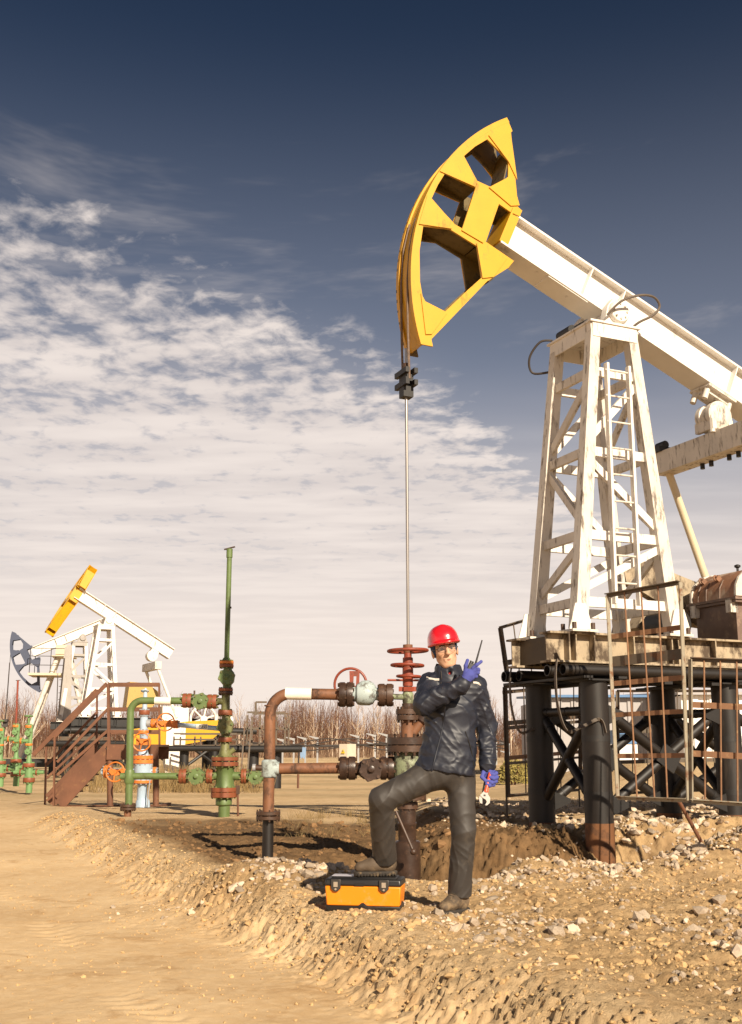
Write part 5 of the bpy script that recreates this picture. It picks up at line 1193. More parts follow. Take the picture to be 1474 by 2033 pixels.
# dry grass and weeds
gr = MB(); mat('dry_grass', (.34, .235, .10), .9, var=.25, island=.3)
def tuft(x, y_, n, h):
    g = Hs(x, y_)
    for i in range(n):
        a = rnd.uniform(0, 6.28); q = Vector((x + rnd.gauss(0, .08), y_ + rnd.gauss(0, .08), g - .02)); e = q + Vector((math.cos(a) * h * rnd.uniform(.2, .7), math.sin(a) * h * .5, h * rnd.uniform(.4, 1))); gr.tube([q, q.lerp(e, .6) + Vector((0, 0, .1 * h)), e], [.0025, .002, .001], 3)
for i in range(34):
    p = at(rnd.uniform(560, 760), 1500, 1); Y = rnd.uniform(12.5, 16); tuft(p.x * Y, Y, 12, rnd.uniform(.08, .2))
for i in range(160):
    Y = rnd.uniform(28, 34); p = at(rnd.uniform(150, 520), 1500, Y)
    g = Hs(p.x, Y)
    for j in range(10):
        q = Vector((p.x + rnd.gauss(0, .2), Y + rnd.gauss(0, .2), g)); gr.tube([q, q + Vector((rnd.uniform(-.2, .2), rnd.uniform(-.1, .1), rnd.uniform(.25, .7)))], [.008, .003], 3)
o = gr.build('dry_grass', 'dry_grass', None, flat=True); tag(o, 'tufts of dry yellow grass behind the wellheads', 'dry grass', kind='stuff')
# ================================================================== the worker
class Sdf:
    """body shapes as a blended distance field, meshed with surface nets"""
    def __init__(s, lo, hi, h):
        s.lo = np.array(lo, float); s.h = h; s.n = np.ceil((np.array(hi) - s.lo) / h).astype(int) + 1
        s.ax = [s.lo[i] + h * np.arange(s.n[i]) for i in range(3)]; s.F = np.full(s.n, .3)
    def sub(s, lo, hi, m):
        sl = tuple(slice(max(0, int((lo[i] - m - s.lo[i]) / s.h)), min(s.n[i], int((hi[i] + m - s.lo[i]) / s.h) + 2)) for i in range(3))
        return sl, s.ax[0][sl[0]][:, None, None], s.ax[1][sl[1]][None, :, None], s.ax[2][sl[2]][None, None, :]
    def put(s, sl, d, k, cut=False):
        F = s.F[sl]
        if cut: d = -d; hh = np.maximum(k - np.abs(F - d), 0) / k; s.F[sl] = np.maximum(F, d) + hh * hh * k / 4
        else: hh = np.maximum(k - np.abs(F - d), 0) / k; s.F[sl] = np.minimum(F, d) - hh * hh * k / 4
    def cone(s, a, b, r1, r2, k=.03, cut=False, wave=None, flat=None):
        a, b = np.array(a, float), np.array(b, float); R = max(r1, r2); sl, X, Y, Z = s.sub(np.minimum(a, b), np.maximum(a, b), R + k + .05)
        d = b - a; L2 = max(d @ d, 1e-9)
        px, py, pz = X - a[0], Y - a[1], Z - a[2]
        t = np.clip((px * d[0] + py * d[1] + pz * d[2]) / L2, 0, 1); qx, qy, qz = px - t * d[0], py - t * d[1], pz - t * d[2]
        if flat is not None:   # (direction, factor): squash the section along a direction
            fd, ff = np.array(flat[0], float), flat[1]; fd = fd / np.linalg.norm(fd); w = (qx * fd[0] + qy * fd[1] + qz * fd[2]) * (1 / ff - 1); qx, qy, qz = qx + w * fd[0], qy + w * fd[1], qz + w * fd[2]
        r = r1 + t * (r2 - r1)
        if wave: 
            amp, fr, ph = wave; L_ = math.sqrt(L2)
            nz = fbm((X + 0 * Y + 0 * Z) * 9 + ph, (Y + 0 * X + 0 * Z) * 9, (Z + 0 * X + 0 * Y) * 9, 2)
            r = r + amp * np.sin(t * L_ * fr + 6.0 * nz + ph)
        s.put(sl, np.sqrt(qx * qx + qy * qy + qz * qz) - r, k, cut); return s
    def ell(s, c, rad, ax=None, k=.03, cut=False):
        c = np.array(c, float); rad = np.array(rad, float) * (HS if ax is HA else 1); A = np.eye(3) if ax is None else np.array([list(v) for v in ax]); R = rad.max()
        sl, X, Y, Z = s.sub(c, c, R + k + .03); px, py, pz = X - c[0], Y - c[1], Z - c[2]; q = 0; g = 0
        for i in range(3):
            u = (px * A[i, 0] + py * A[i, 1] + pz * A[i, 2]) / rad[i]; q = q + u * u; g = g + (u / rad[i]) ** 2
        q = np.sqrt(q); s.put(sl, q * (q - 1) / np.sqrt(np.maximum(g, 1e-9)), k, cut); return s
    def dome(s, c, rad, ax, p=2.6, k=.01):
        c = np.array(c, float); rad = [v * HS for v in rad]; A = np.array([list(v) for v in ax]); sl, X, Y, Z = s.sub(c, c, max(rad) + .05); q = 0
        for i in range(3): q = q + np.abs(((X - c[0]) * A[i, 0] + (Y - c[1]) * A[i, 1] + (Z - c[2]) * A[i, 2]) / rad[i]) ** p
        s.put(sl, (q ** (1 / p) - 1) * min(rad), k); return s
    def half(s, p, n, k=.006):      # keep the side the normal points away from
        p, n = np.array(p, float), np.array(n, float); n = n / np.linalg.norm(n)
        d = (s.ax[0][:, None, None] - p[0]) * n[0] + (s.ax[1][None, :, None] - p[1]) * n[1] + (s.ax[2][None, None, :] - p[2]) * n[2]
        hh = np.maximum(k - np.abs(s.F - d), 0) / k; s.F = np.maximum(s.F, d) + hh * hh * k / 4; return s
    def ruffle(s, fn, band=.03):
        i = np.argwhere(np.abs(s.F) < band); P = s.lo + i * s.h; s.F[tuple(i.T)] += fn(P[:, 0], P[:, 1], P[:, 2]); return s
    def mesh(s, name):
        F = s.F; S = F < 0; n = s.n
        c = [F[i:n[0] - 1 + i, j:n[1] - 1 + j, k:n[2] - 1 + k] for i in (0, 1) for j in (0, 1) for k in (0, 1)]
        cs = sum((v < 0).astype(int) for v in c); act = (cs > 0) & (cs < 8); I = np.argwhere(act); idx = -np.ones(act.shape, int); idx[act] = np.arange(len(I))
        v8 = np.stack([v[act] for v in c], 1); cor = np.array([(i, j, k) for i in (0, 1) for j in (0, 1) for k in (0, 1)], float)
        acc = np.zeros((len(I), 3)); cnt = np.zeros(len(I))
        for a in range(8):
            for b in range(a + 1, 8):
                if np.abs(cor[a] - cor[b]).sum() != 1: continue
                fa, fb = v8[:, a], v8[:, b]; m = (fa < 0) != (fb < 0); t = np.where(m, fa / np.where(m, fa - fb, 1), 0)
                acc[m] += (cor[a] + t[:, None] * (cor[b] - cor[a]))[m]; cnt += m
        P = s.lo + (I + acc / cnt[:, None]) * s.h; Q = []
        for ax_ in range(3):
            o1, o2 = [(1, 2), (2, 0), (0, 1)][ax_]
            sh = [slice(1, n[i] - 1) for i in range(3)]; sh[ax_] = slice(0, n[ax_] - 1); sh2 = list(sh); sh2[ax_] = slice(1, n[ax_])
            A_, B_ = S[tuple(sh)], S[tuple(sh2)]; e = np.argwhere(A_ != B_); fl = A_[tuple(e.T)]
            e = e + np.array([0 if i == ax_ else 1 for i in range(3)])
            def cell(d1, d2): q = e.copy(); q[:, o1] -= d1; q[:, o2] -= d2; return idx[tuple(q.T)]
            q = np.stack([cell(1, 1), cell(0, 1), cell(0, 0), cell(1, 0)], 1); q[~fl] = q[~fl][:, ::-1]; Q.append(q)
        Q = np.concatenate(Q); Q = Q[(Q >= 0).all(1)]
        # light smoothing
        nb = np.zeros_like(P); cn = np.zeros(len(P))
        for a in range(4):
            b = (a + 1) % 4; np.add.at(nb, Q[:, a], P[Q[:, b]]); np.add.at(nb, Q[:, b], P[Q[:, a]]); np.add.at(cn, Q[:, a], 1); np.add.at(cn, Q[:, b], 1)
        P = P * .6 + .4 * nb / np.maximum(cn, 1)[:, None]
        return mesh_np(name, P, Q)
mat('jacket', (.015, .017, .027), .49, var=.2, vscale=16, spec=.42)
mat('trousers', (.040, .034, .030), .58, var=.18, vscale=7, dirt=(.13, .10, .07), damt=.35, dscale=5, thr=.55, spec=.4)
mat('skin', (.60, .34, .215), .55, var=.10, vscale=30, spec=.35, dirt=(.40, .20, .13), damt=.35, dscale=38, thr=.52); mat('lips', (.46, .21, .14), .5); mat('eye_white', (.32, .26, .22), .35); mat('iris', (.05, .035, .03), .3); mat('brow_hair', (.10, .065, .04), .8)
mat('helmet', (.62, .012, .020), .22, var=.03, spec=.6, coat=.5); mat('beanie', (.02, .045, .11), .9, var=.1, bump=.001, bscale=250)
mat('glove', (.075, .085, .30), .95, var=.08, bump=.0012, bscale=300, spec=.15); mat('boot', (.085, .058, .036), .75, var=.25, vscale=12, dirt=(.26, .18, .10), damt=.7, dscale=8, thr=.48, bump=.002, bscale=60); mat('boot_sole', (.035, .028, .022), .85, var=.3, dirt=(.22, .15, .08), damt=.6, dscale=14, thr=.5)
mat('red_collar', (.34, .018, .016), .85, var=.1); mat('reflect', (.62, .57, .50), .4, var=.08); mat('black_plastic', (.014, .013, .013), .42, var=.2, dirt=(.07, .055, .04), damt=.35, thr=.55); mat('lace', (.06, .045, .03), .9)
mat('box_orange', (.80, .235, .006), .42, var=.04, dirt=(.52, .30, .12), damt=.5, dscale=11, thr=.57); mat('tool_red', (.62, .08, .03), .4); mat('chrome', (.66, .60, .52), .25, metal=.8, var=.08); mat('latch', (.06, .055, .05), .35, metal=.4, var=.15)
mg = bpy.data.materials.new('lens'); mg.use_nodes = True; _t = mg.node_tree; _t.nodes.clear(); _o = _t.nodes.new('ShaderNodeOutputMaterial'); _x = _t.nodes.new('ShaderNodeMixShader'); _x.inputs[0].default_value = .05
_a = _t.nodes.new('ShaderNodeBsdfTransparent'); _a.inputs[0].default_value = (.93, .93, .92, 1); _g = _t.nodes.new('ShaderNodeBsdfGlossy'); _g.inputs['Roughness'].default_value = .05
_t.links.new(_a.outputs[0], _x.inputs[1]); _t.links.new(_g.outputs[0], _x.inputs[2]); _t.links.new(_x.outputs[0], _o.inputs[0]); MAT['lens'] = mg
YP = 7.45; HS = 1.07
def J(px, py, d=0.0): return np.array(at(px, py, YP + d))
neck, chest, waist, hem = J(889, 1350, .02), J(895, 1415, .02), J(892, 1482, .01), J(884, 1527, .0)
shR, elR, wrR = J(853, 1359, .02), J(842, 1398, -.17), J(917, 1359, -.23)
shL, elL, wrL = J(944, 1362, .04), J(967, 1448, .09), J(969, 1519, -.02)
hipR, knR, anR = J(865, 1534, .0), J(757, 1588, -.06), J(764, 1704, .15)
hipL, knL, anL = J(914, 1540, .03), J(921, 1652, -.03), J(912, 1773, .03)
hc = J(883.5, 1291, -.01)
hu = np.array([-.165, -.02, .986]); hu /= np.linalg.norm(hu); hf = np.array([.10, -.99, -.02]); hf -= hu * (hf @ hu); hf /= np.linalg.norm(hf); hx = np.cross(hf, hu)   # hx: image right when facing the camera
hx = -hx if hx[0] < 0 else hx
def HP(x, f, u): return hc + (hx * x + hf * f + hu * u) * HS
HA = (hx, hf, hu)
# ---- body: head, neck and the figure inside the clothes, one surface
bd = Sdf(np.minimum(anL, J(700, 1800, -.4)) - .05, HP(0, 0, .0) + np.array([.42, .38, .17]), .0055)
bd.ell(HP(0, -.012, .030), (.074, .094, .100), HA); bd.ell(HP(0, .018, -.045), (.057, .068, .073), HA, .03); bd.ell(HP(0, .060, -.095), (.026, .020, .019), HA, .03)
for sg in (-1, 1):
    bd.ell(HP(.040 * sg, .050, -.020), (.022, .026, .020), HA, .02); bd.cone(HP(.012 * sg, .086, .022), HP(.045 * sg, .074, .024), .010, .008, .012)
    bd.ell(HP(.031 * sg, .096, .006), (.016, .014, .010), HA, .008, cut=True); bd.ell(HP(.078 * sg, -.012, -.010), (.010, .020, .034), HA, .008); bd.cone(HP(.045 * sg, .01, -.055), HP(.024 * sg, .05, -.098), .019, .018, .02)
bd.cone(HP(0, .090, .016), HP(0, .110, -.026), .009, .013, .012); bd.ell(HP(0, .106, -.030), (.017, .012, .010), HA, .01)
bd.cone(HP(-.022, .078, -.058), HP(.022, .078, -.058), .006, .006, .010); bd.cone(HP(-.018, .077, -.072), HP(.018, .077, -.072), .007, .007, .010); bd.cone(HP(-.025, .088, -.065), HP(.025, .088, -.063), .0035, .0035, .004, cut=True)
bd.cone(HP(0, -.02, -.07), neck - [0, -.01, .04], .050, .056, .02)
bd.cone(neck, chest, .08, .10, .05); bd.cone(chest, waist, .10, .10, .05); bd.cone(waist, hem, .10, .10, .05)
for a, e, w in ((shR, elR, wrR), (shL, elL, wrL)): bd.cone(chest * .35 + neck * .65, a, .06, .05, .04); bd.cone(a, e, .048, .040, .03); bd.cone(e, w, .040, .029, .03)
for h_, k_, a in ((hipR, knR, anR), (hipL, knL, anL)): bd.cone(hem, h_, .08, .07, .04); bd.cone(h_, k_, .07, .052, .03); bd.cone(k_, a, .050, .035, .03)
person = finish('person', bd.mesh('person'), 'skin', None, flat=True)
tag(person, 'person in red hard hat and navy jacket, one foot on the orange toolbox', 'person')
def pchild(name, mesh_or_mb, m_):
    if isinstance(mesh_or_mb, MB): return mesh_or_mb.build(name, m_, person)
    return finish(name, mesh_or_mb, m_, person, flat=True)
for sg in (-1, 1):
    pchild('eye', MB().ball(HP(.031 * sg, .0748, .005), .0112, n=12, m=8), 'eye_white'); pchild('iris', MB().ball(HP(.031 * sg, .0838, .004), .0050, n=8, m=6), 'iris')
    pchild('eyebrow', MB().tube([HP(.014 * sg, .0985, .022), HP(.030 * sg, .0965, .028), HP(.048 * sg, .084, .024)], [.004, .0045, .002], 6), 'brow_hair')
pchild('lips', MB().tube([HP(-.019, .0815, -.069), HP(0, .0865, -.0705), HP(.019, .0815, -.068)], [.0015, .0035, .0015], 6), 'lips')
mat('mouth_line', (.16, .055, .04), .7)
pchild('mouth', MB().tube([HP(-.024, .0785, -.0635), HP(-.008, .0845, -.0645), HP(.008, .0845, -.0645), HP(.024, .0785, -.0625)], [.0015, .0026, .0026, .0015], 6), 'mouth_line')
# ---- hard hat, knitted cap, glasses
ht = Sdf(hc - .2, hc + .22, .004); HB = .046
ht.dome(HP(0, -.005, HB), (.099, .128, .117), HA, 2.35); ht.cone(HP(0, .06, HB + .088), HP(0, -.09, HB + .078), .022, .018, .03)
ht.half(HP(0, 0, HB - .012), -hu, .006)
ht.ell(HP(0, .012, HB - .004), (.104, .142, .013), HA, .012); ht.ell(HP(0, .095, HB - .004), (.078, .060, .011), HA, .012)
ht.ell(HP(0, -.008, HB - .02), (.094, .120, .085), HA, .004, cut=True)
hat = pchild('hard_hat', ht.mesh('hard_hat'), 'helmet')
bn = Sdf(hc - .17, hc + .17, .004); bn.ell(HP(0, -.016, .026), (.086, .104, .098), HA, .01); bn.half(HP(0, .030, 0), hf - hu * .25); bn.half(HP(0, 0, -.042), -hu)
pchild('knitted_cap', bn.mesh('knitted_cap'), 'beanie')
gl = MB()
for sg in (-1, 1):
    ring = [HP(sg * (.033 + .029 * math.cos(t)), .103 - .012 * abs(math.cos(t)) * (math.cos(t) > 0), .002 + .021 * math.sin(t)) for t in [2 * math.pi * i / 16 for i in range(16)]]
    gl.tube(ring, .0011, 5, closed=True); gl.tube([HP(sg * .061, .092, .008), HP(sg * .080, .04, .008), HP(sg * .084, -.01, .006)], .0022, 5)
pchild('glasses_frame', gl, 'latch')
for sg in (-1, 1):
    pchild('glasses_lens', MB().prism([[(.028 * math.cos(t), .020 * math.sin(t)) for t in [2 * math.pi * i / 16 for i in range(16)]]], HP(sg * .033, .101, .002), tuple(hx), tuple(hu), .0016), 'lens')
# ---- jacket
lo = np.min([wrR, elR, hem, shL, wrL, elL], 0) - .15; hi = np.max([neck, wrR, elL, shL, wrL], 0) + .14
jk = Sdf(lo, hi, .0058); fx = (0, 1, 0)
jk.cone(chest - [0, 0, -.02], waist, .172, .168, .05, flat=(fx, .70)); jk.cone(waist, hem, .168, .194, .05, flat=(fx, .70), wave=(.003, 30, 1.0))
jk.cone(shR + [.04, 0, -.03], shL + [-.04, 0, -.03], .092, .095, .06); jk.cone(neck + [0, .01, -.03], chest, .085, .14, .06, flat=(fx, .8))
jk.cone(shR, elR, .076, .070, .03, wave=(.002, 50, .4)); jk.cone(elR, wrR, .069, .050, .022, wave=(.004, 50, 2.2))
jk.cone(shL, elL, .074, .064, .03, wave=(.002, 40, .9)); jk.cone(elL, wrL, .063, .049, .02, wave=(.0045, 55, 3.1))
for w, e in ((wrR, elR), (wrL, elL)):
    d = (w - e) / np.linalg.norm(w - e); jk.cone(w - d * .02, w + d * .012, .050, .047, .008)
# stand-up collar with folded hood
jk.cone(neck + hx * -.062 + [0, .015, .012], neck + [0, -.068, -.022], .024, .021, .02); jk.cone(neck + hx * .068 + [0, .015, .028], neck + [.012, -.068, -.022], .025, .021, .02)
jk.cone(neck + hx * -.07 + [0, .03, -.01], neck + [-.0, .085, .015], .035, .045, .03); jk.cone(neck + hx * .085 + [0, .02, -.005], neck + [.02, .085, .015], .036, .045, .03)
jk.cone(HP(0, -.016, -.190), HP(0, -.014, -.135), .100, .090, .02); jk.cone(HP(.0, -.012, -.150), HP(0, .004, -.02), .074, .085, .006, cut=True); jk.cone(HP(-.004, .065, -.150), HP(-.004, .13, -.10), .012, .04, .01, cut=True)
jk.half(hem - [0, 0, .018], np.array([-.16, 0, -1]), .01)
def crease(x, y, z, ang, f1, f2, ph):      # long creases running along a slant
    u = x * math.cos(ang) + z * math.sin(ang); v = -x * math.sin(ang) + z * math.cos(ang)
    n_ = noise3(u * f1 + ph, v * f2 + 1.5 * noise3(x * 3, y * 3, z * 3 + ph), y * 4 + ph)
    return np.clip(1 - np.abs(n_) * 3.0, 0, 1) ** 2
def folds(x, y, z):
    a = fbm(x * 4, y * 4, z * 4, 2, .5)
    return -.006 * a - .007 * crease(x, y, z, -.9, 2.2, 11, 1.3) - .006 * crease(x, y, z, .5, 2.6, 10, 7.7) - .003 * crease(x, y, z, -.3, 5, 24, 4.1)
jk.ruffle(folds); jacket = pchild('jacket', jk.mesh('jacket'), 'jacket')
def front(px, py, dmin=-.35):      # a point on the front of the jacket seen at this place
    o_ = np.array([0, 0, CAM_H]); p = np.array(at(px, py, YP - .45)); d = (p - o_) / np.linalg.norm(p - o_)
    for t in np.arange(0, .9, .003):
        q = p + d * t; i = np.round((q - jk.lo) / jk.h).astype(int)
        if (i >= 0).all() and (i < jk.n).all() and jk.F[tuple(i)] < .001: return Vector(q - d * .004)
    return Vector(np.array(at(px, py, YP - .15)))
def strip(name, pts, w, m_, th=.003):
    P = [front(*p) for p in pts]; mb = MB()
    for a, c in zip(P[:-1], P[1:]): mb.bar(a, c + (c - a) * .05, th, w, up=(0, 0, 1) if abs((c - a).x) > abs((c - a).z) else (1, 0, 0))
    o_ = mb.build(name, m_, jacket); return o_
strip('reflective_strip', [(847, 1345), (852, 1347), (858, 1348), (864, 1349), (872, 1349)], .015, 'reflect')
strip('reflective_strip', [(940, 1355), (946, 1355), (951, 1357), (954, 1361)], .013, 'reflect')
for a in ([(884, 1400), (882, 1430), (876, 1460), (868, 1490), (862, 1515), (858, 1530)],): 
    P = [front(*p) for p in a]; pchild('zip_flap', MB().tube(smooth_path(P, 4), .006, 6), 'jacket')
P = [front(*p) for p in ((924, 1452), (932, 1475), (938, 1500), (941, 1520))]; pchild('pocket_edge', MB().tube(smooth_path(P, 4), .004, 6), 'black_plastic')
P = [front(*p) for p in ((876, 1332), (877, 1345), (876, 1356), (879, 1366))]; pchild('drawcord', MB().tube(smooth_path(P, 4), .0035, 6), 'cable')
rc = Sdf(neck - .16, neck + .18, .0045); rc.cone(HP(0, -.012, -.098), HP(0, -.016, -.165), .067, .074, .01); rc.half(HP(0, 0, -.100), hu + hf * .22)
pchild('red_collar', rc.mesh('red_collar'), 'red_collar')
# ---- trousers
tr_ = Sdf(np.min([anR, anL, knR, hem], 0) - .14, np.max([hem, hipL], 0) + [.14, .22, .06], .0058)
tr_.ell(hem + [0, .0, -.01], (.160, .115, .12), None, .05)
tr_.cone(hipR, knR, .102, .082, .045); tr_.cone(knR, anR, .081, .082, .02); tr_.cone(hipL, knL, .102, .077, .045); tr_.cone(knL, anL - [0, 0, .01], .077, .074, .02)
tr_.half(anR - [0, 0, .012] + [0, 0, 0], np.array([0, 0, -1]) * 1.0) if False else None
for a, k_, r_ in ((anR, knR, .082), (anL, knL, .078)):
    d = (a - k_) / np.linalg.norm(a - k_); tr_.cone(a + d * .10, a + d * .02, .12, .12, .004, cut=True) if False else None
def cutcuff(s, a, k_):
    d = (a - k_) / np.linalg.norm(a - k_); sl, X, Y, Z = s.sub(a, a, .14); dd = (X - a[0]) * d[0] + (Y - a[1]) * d[1] + (Z - a[2]) * d[2] - .012; s.F[sl] = np.maximum(s.F[sl], dd)
def folds2(x, y, z):
    a = fbm(x * 4, y * 4 + 3, z * 4, 2, .5)
    return -.004 * a - .0045 * crease(x, y, z, 1.0, 1.8, 10, 2.3) - .0035 * crease(x, y, z, -1.0, 1.8, 11, 5.7)
tr_.ruffle(folds2); cutcuff(tr_, anR, knR); cutcuff(tr_, anL, knL)
pchild('trousers', tr_.mesh('trousers'), 'trousers')
# ---- boots
def boot(ank, toe_dir, ground):
    t = np.array([toe_dir[0], toe_dir[1], 0.]); t /= np.linalg.norm(t); sd_ = np.array([-t[1], t[0], 0]); c = np.array([ank[0], ank[1], ground]); U = np.array([0, 0, 1.])
    s = Sdf(c - [.26, .26, .02], c + [.26, .26, .24], .0045); hz_ = .026
    s.cone(c + U * .20, c + U * .06 - t * .012, .056, .047, .02); s.cone(c + U * (.050 + hz_) - t * .040, c + U * (.045 + hz_) + t * .08, .042, .045, .03, flat=(U, .95)); s.cone(c + U * (.045 + hz_) + t * .06, c + U * (.034 + hz_) + t * .165, .046, .040, .025, flat=(U, .88)); s.cone(c + U * .12 + t * .01, c + U * .07 + t * .10, .045, .038, .03)
    s.half(c + U * .020, -U, .006); s.ruffle(lambda x, y, z: -.004 * fbm(x * 16, y * 16, z * 16, 3))
    b_ = pchild('boot', s.mesh('boot'), 'boot')
    q = Sdf(c - [.26, .26, .02], c + [.26, .26, .10], .0045); q.cone(c + U * .02 - t * .042, c + U * .02 + t * .06, .046, .047, .02); q.cone(c + U * .02 + t * .05, c + U * .02 + t * .168, .049, .044, .02); q.half(c + U * .034, U, .004); q.half(c + U * .001, -U, .004)
    q.ruffle(lambda x, y, z: .006 * (np.sin(((x - c[0]) * t[0] + (y - c[1]) * t[1]) * 300) > .55) * (z < ground + .018)); so = q.mesh('sole'); o_ = finish('sole', so, 'boot_sole', b_, flat=True)
    for i in range(5):
        p0 = c + t * (.045 + .017 * i) + U * (.150 - .012 * i); MB().tube([p0 - sd_ * .028, p0 + U * .008 + t * .004, p0 + sd_ * .028], .0032, 5).build('lace', 'lace', b_)
BOX_TOP = 0.0
gz = max(Hs(anL[0], anL[1]), float(at(885, 1812, YP).z) - .01)
# ---- toolbox
bx = at(726, 1808, 7.50); BA = math.radians(-9); bg_ = float(bx.z) - .005
tb = thing('toolbox', 'orange toolbox with black lid under the raised boot', 'toolbox', (bx.x, bx.y + .12, bg_), BA, world=False, scale=1.12)
tb.scale = (1.07, 1.07, .945); BW, BD, BH = .475, .225, .225
def bev(o_, w=.008, n=2): md = o_.modifiers.new('bevel', 'BEVEL'); md.width = w; md.segments = n; md.limit_method = 'ANGLE'; return o_
def taper(z0, z1, w0, w1, d0, d1): return MB().hexa([(-w0 / 2, -d0 / 2, z0), (w0 / 2, -d0 / 2, z0), (w0 / 2, d0 / 2, z0), (-w0 / 2, d0 / 2, z0), (-w1 / 2, -d1 / 2, z1), (w1 / 2, -d1 / 2, z1), (w1 / 2, d1 / 2, z1), (-w1 / 2, d1 / 2, z1)])
bev(taper(.0, .034, BW - .02, BW - .008, BD - .01, BD - .002).build('base_tray', 'black_plastic', tb), .006)
bev(taper(.0335, .165, BW - .02, BW, BD - .012, BD).build('body', 'box_orange', tb), .008)
MB().prism([[(-.034, 0), (.034, 0), (.006, .024), (-.006, .024)]], (0.0, -BD / 2 + .0035, .032), (1, 0, 0), (0, 0, 1), .012).build('notch', 'black_plastic', tb)
MB().prism([[(-.03, 0), (.03, 0), (.0, .03)]], (BW / 2 - .006, -.02, .032), (0, 1, 0), (0, 0, 1), .012).build('notch', 'black_plastic', tb)
bev(taper(.166, .213, BW + .008, BW - .004, BD + .008, BD - .004).build('lid', 'black_plastic', tb), .012, 3); bev(taper(.2135, .224, BW - .06, BW - .08, BD - .05, BD - .07).build('lid_panel', 'black_plastic', tb), .004)
MB().box((-.02, -BD / 2 - .003, .178), (.06, .008, .018)).build('lid_grip', 'black_plastic', tb)
for xx in (-.166, .134):
    l_ = MB(); l_.prism([[(-.03, .0), (-.03, -.062), (-.012, -.082), (.012, -.082), (.03, -.062), (.03, .0)]], (xx, -BD / 2 - .009, .212), (1, 0, 0), (0, 0, 1), .014); lt = bev(l_.build('latch', 'latch', tb), .003)
    MB().box((xx, -BD / 2 - .0185, .178), (.026, .006, .034)).build('latch_plate', 'chrome', lt); MB().cyl((xx, -BD / 2 - .022, .146), (xx, -BD / 2 - .014, .146), .007, n=8).build('latch_rivet', 'chrome', lt)
mat('insert_grey', (.40, .38, .42), .3, var=.2); MB().box((-.13, 0, .2255), (.15, .10, .003)).build('lid_insert', 'insert_grey', tb)  # pale grey sheet on top of the lid
boot(anR + [.0, .0, 0], (-.97, -.20), bg_ + .224 * .945); boot(anL, (-.62, -.75), gz)
# ---- gloves
def glove(name, chains, palm):
    P = np.concatenate([np.array(c[0]) for c in chains] + [np.array([p[0] for p in palm])]); s = Sdf(P.min(0) - .06, P.max(0) + .06, .0032)
    for c, rad, ax in palm: s.ell(c, rad, ax, .014)
    for pts, r0, r1 in chains:
        n = len(pts) - 1
        for i in range(n): s.cone(pts[i], pts[i + 1], r0 + (r1 - r0) * i / n, r0 + (r1 - r0) * (i + 1) / n, .008)
    s.ruffle(lambda x, y, z: -.0014 * fbm(x * 30, y * 30, z * 30, 2)); return pchild(name, s.mesh(name), 'glove')
dR = -.235
def G(px, py, d): return J(px, py, d)
pc = G(931, 1341, dR); w_ax = np.array([.55, 0, .83]); n_ax = np.array([0, 1., 0]); s_ax = np.cross(w_ax, n_ax)
glove('glove', [([wrR + [-.004, 0, -.004], pc], .036, .034),
    ([G(924, 1334, dR), G(925, 1322, dR - .008), G(928.5, 1311, dR + .004)], .0135, .0115),                                  # thumb
    ([G(939, 1327, dR - .005), G(947, 1320, dR - .012), G(956, 1313.5, dR + .01)], .0125, .0105),                          # index, stretched
    ([G(942, 1333, dR - .005), G(950, 1329, dR - .012), G(951, 1331, dR + .045)], .0125, .0110),
    ([G(942, 1339, dR - .004), G(949.5, 1336, dR - .010), G(949, 1337, dR + .045)], .0120, .0105),
    ([G(940, 1345, dR), G(946, 1343, dR - .004), G(945, 1343, dR + .04)], .0110, .0095)], [(pc, (.048, .022, .040), (w_ax, n_ax, s_ax))])
dL = -.03; pl = G(971, 1541, dL)
glove('glove', [([wrL, G(970, 1530, dL)], .034, .036),
    ([G(960, 1533, dL - .02), G(957, 1543, dL - .045), G(964, 1550, dL - .055)], .0135, .0115),
    ([G(975, 1548, dL + .01), G(980, 1558, dL - .02), G(972, 1560, dL - .052), G(966, 1556, dL - .05)], .0130, .0110),
    ([G(979, 1543, dL + .015), G(985, 1551, dL - .018), G(977, 1554, dL - .052), G(970, 1550, dL - .05)], .0130, .0110),
    ([G(981, 1537, dL + .015), G(987, 1543, dL - .018), G(980, 1546, dL - .052), G(973, 1543, dL - .05)], .0125, .0105),
    ([G(980, 1531, dL + .01), G(986, 1535, dL - .018), G(980, 1538, dL - .045), G(974, 1536, dL - .045)], .0115, .0100)], [(pl, (.040, .026, .046), None)])
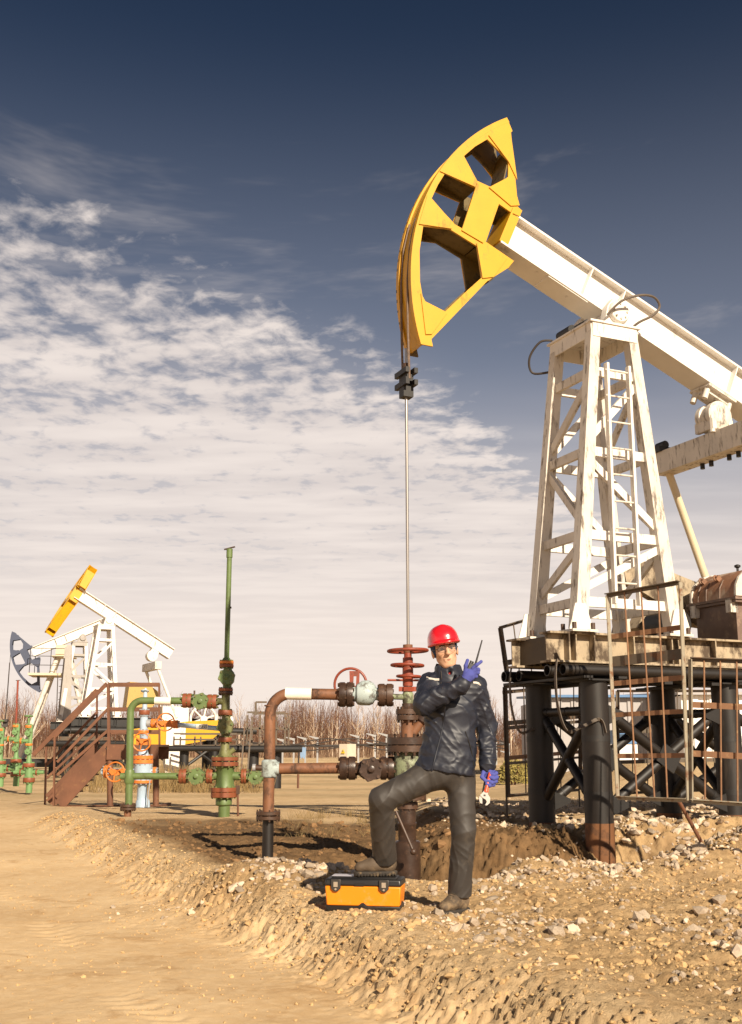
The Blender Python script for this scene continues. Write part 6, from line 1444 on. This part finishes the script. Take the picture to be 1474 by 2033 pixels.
# ---- radio in the raised hand
rt_ = at(957.5, 1271, YP + dR + .05); rb = at(940, 1318, YP + dR + .035); ax_ = (rt_ - rb).normalized(); rbot = rb - ax_ * .10; sdv = ax_.cross(Vector((0, 1, 0))).normalized(); nv = ax_.cross(sdv)
rd = thing('radio', 'black two-way radio with antenna in the raised blue glove', 'radio', tuple(rbot)); 
bev(MB().box((rb + rbot) / 2, (.056, .034, (rb - rbot).length), (sdv, nv, ax_)).build('case', 'black_plastic', rd), .005)
MB().tube([rb - sdv * .014 - ax_ * .002, rb - sdv * .012 + ax_ * .03, rt_], [.008, .0065, .0045], 10).build('antenna', 'black_plastic', rd)
for kx in (.006, .021): MB().cyl(rb + sdv * kx - ax_ * .002, rb + sdv * kx + ax_ * .014, .0065, n=10).build('knob', 'black_plastic', rd)
# ---- adjustable wrench in the lowered hand
wa, wb = at(971, 1546, YP + dL - .045), at(961, 1590, YP + dL - .06); wd = (wb - wa).normalized(); wsd = Vector((wd.z, 0, -wd.x)).normalized(); wsd = wsd if wsd.x > 0 else -wsd
wr = thing('wrench', 'adjustable wrench with red grip held down in the blue glove', 'wrench', tuple(wb))
MB().tube([wa - wd * .04, wa, wa + wd * .07, wa + wd * .078, wa + wd * .09], [.011, .0125, .0115, .0165, .0155], 12).build('grip', 'tool_red', wr)
wn = wd.cross(wsd)
MB().prism([[(-.012, .08), (.012, .08), (.016, .10), (.036, .118), (.040, .150), (.026, .170), (.014, .172), (.020, .148), (.010, .136), (-.014, .130), (-.034, .118), (-.024, .104)]], wa, tuple(wsd), tuple(wd), .016).build('jaw', 'chrome', wr)
MB().prism([[(-.034, .122), (-.014, .134), (-.006, .168), (-.022, .166), (-.036, .140)]], wa - wn * .001, tuple(wsd), tuple(wd), .014).build('sliding_jaw', 'chrome', wr)
MB().box(wa + wd * .112 + wsd * -.004, (.014, .019, .011), (wsd, wn, wd)).build('thumb_screw', 'latch', wr)
pw = thing('pliers', 'dark and white handled pliers hanging beside the red wrench', 'pliers', tuple(wb))
pa = at(964, 1546, YP + dL - .03)
for sgn, mm in ((0, 'black_plastic'), (1, 'sign_white')): MB().tube([pa, pa + Vector((-.012 + .010 * sgn, -.01, -.05)), pa + Vector((-.020 + .012 * sgn, -.012, -.085))], .006, 8).build('handle', mm, pw)
MB().tube([pa + Vector((-.018, -.012, -.085)), pa + Vector((-.028, -.012, -.120)), pa + Vector((-.034, -.012, -.150))], [.006, .010, .003], 8).build('jaw', 'fence_cream', pw)
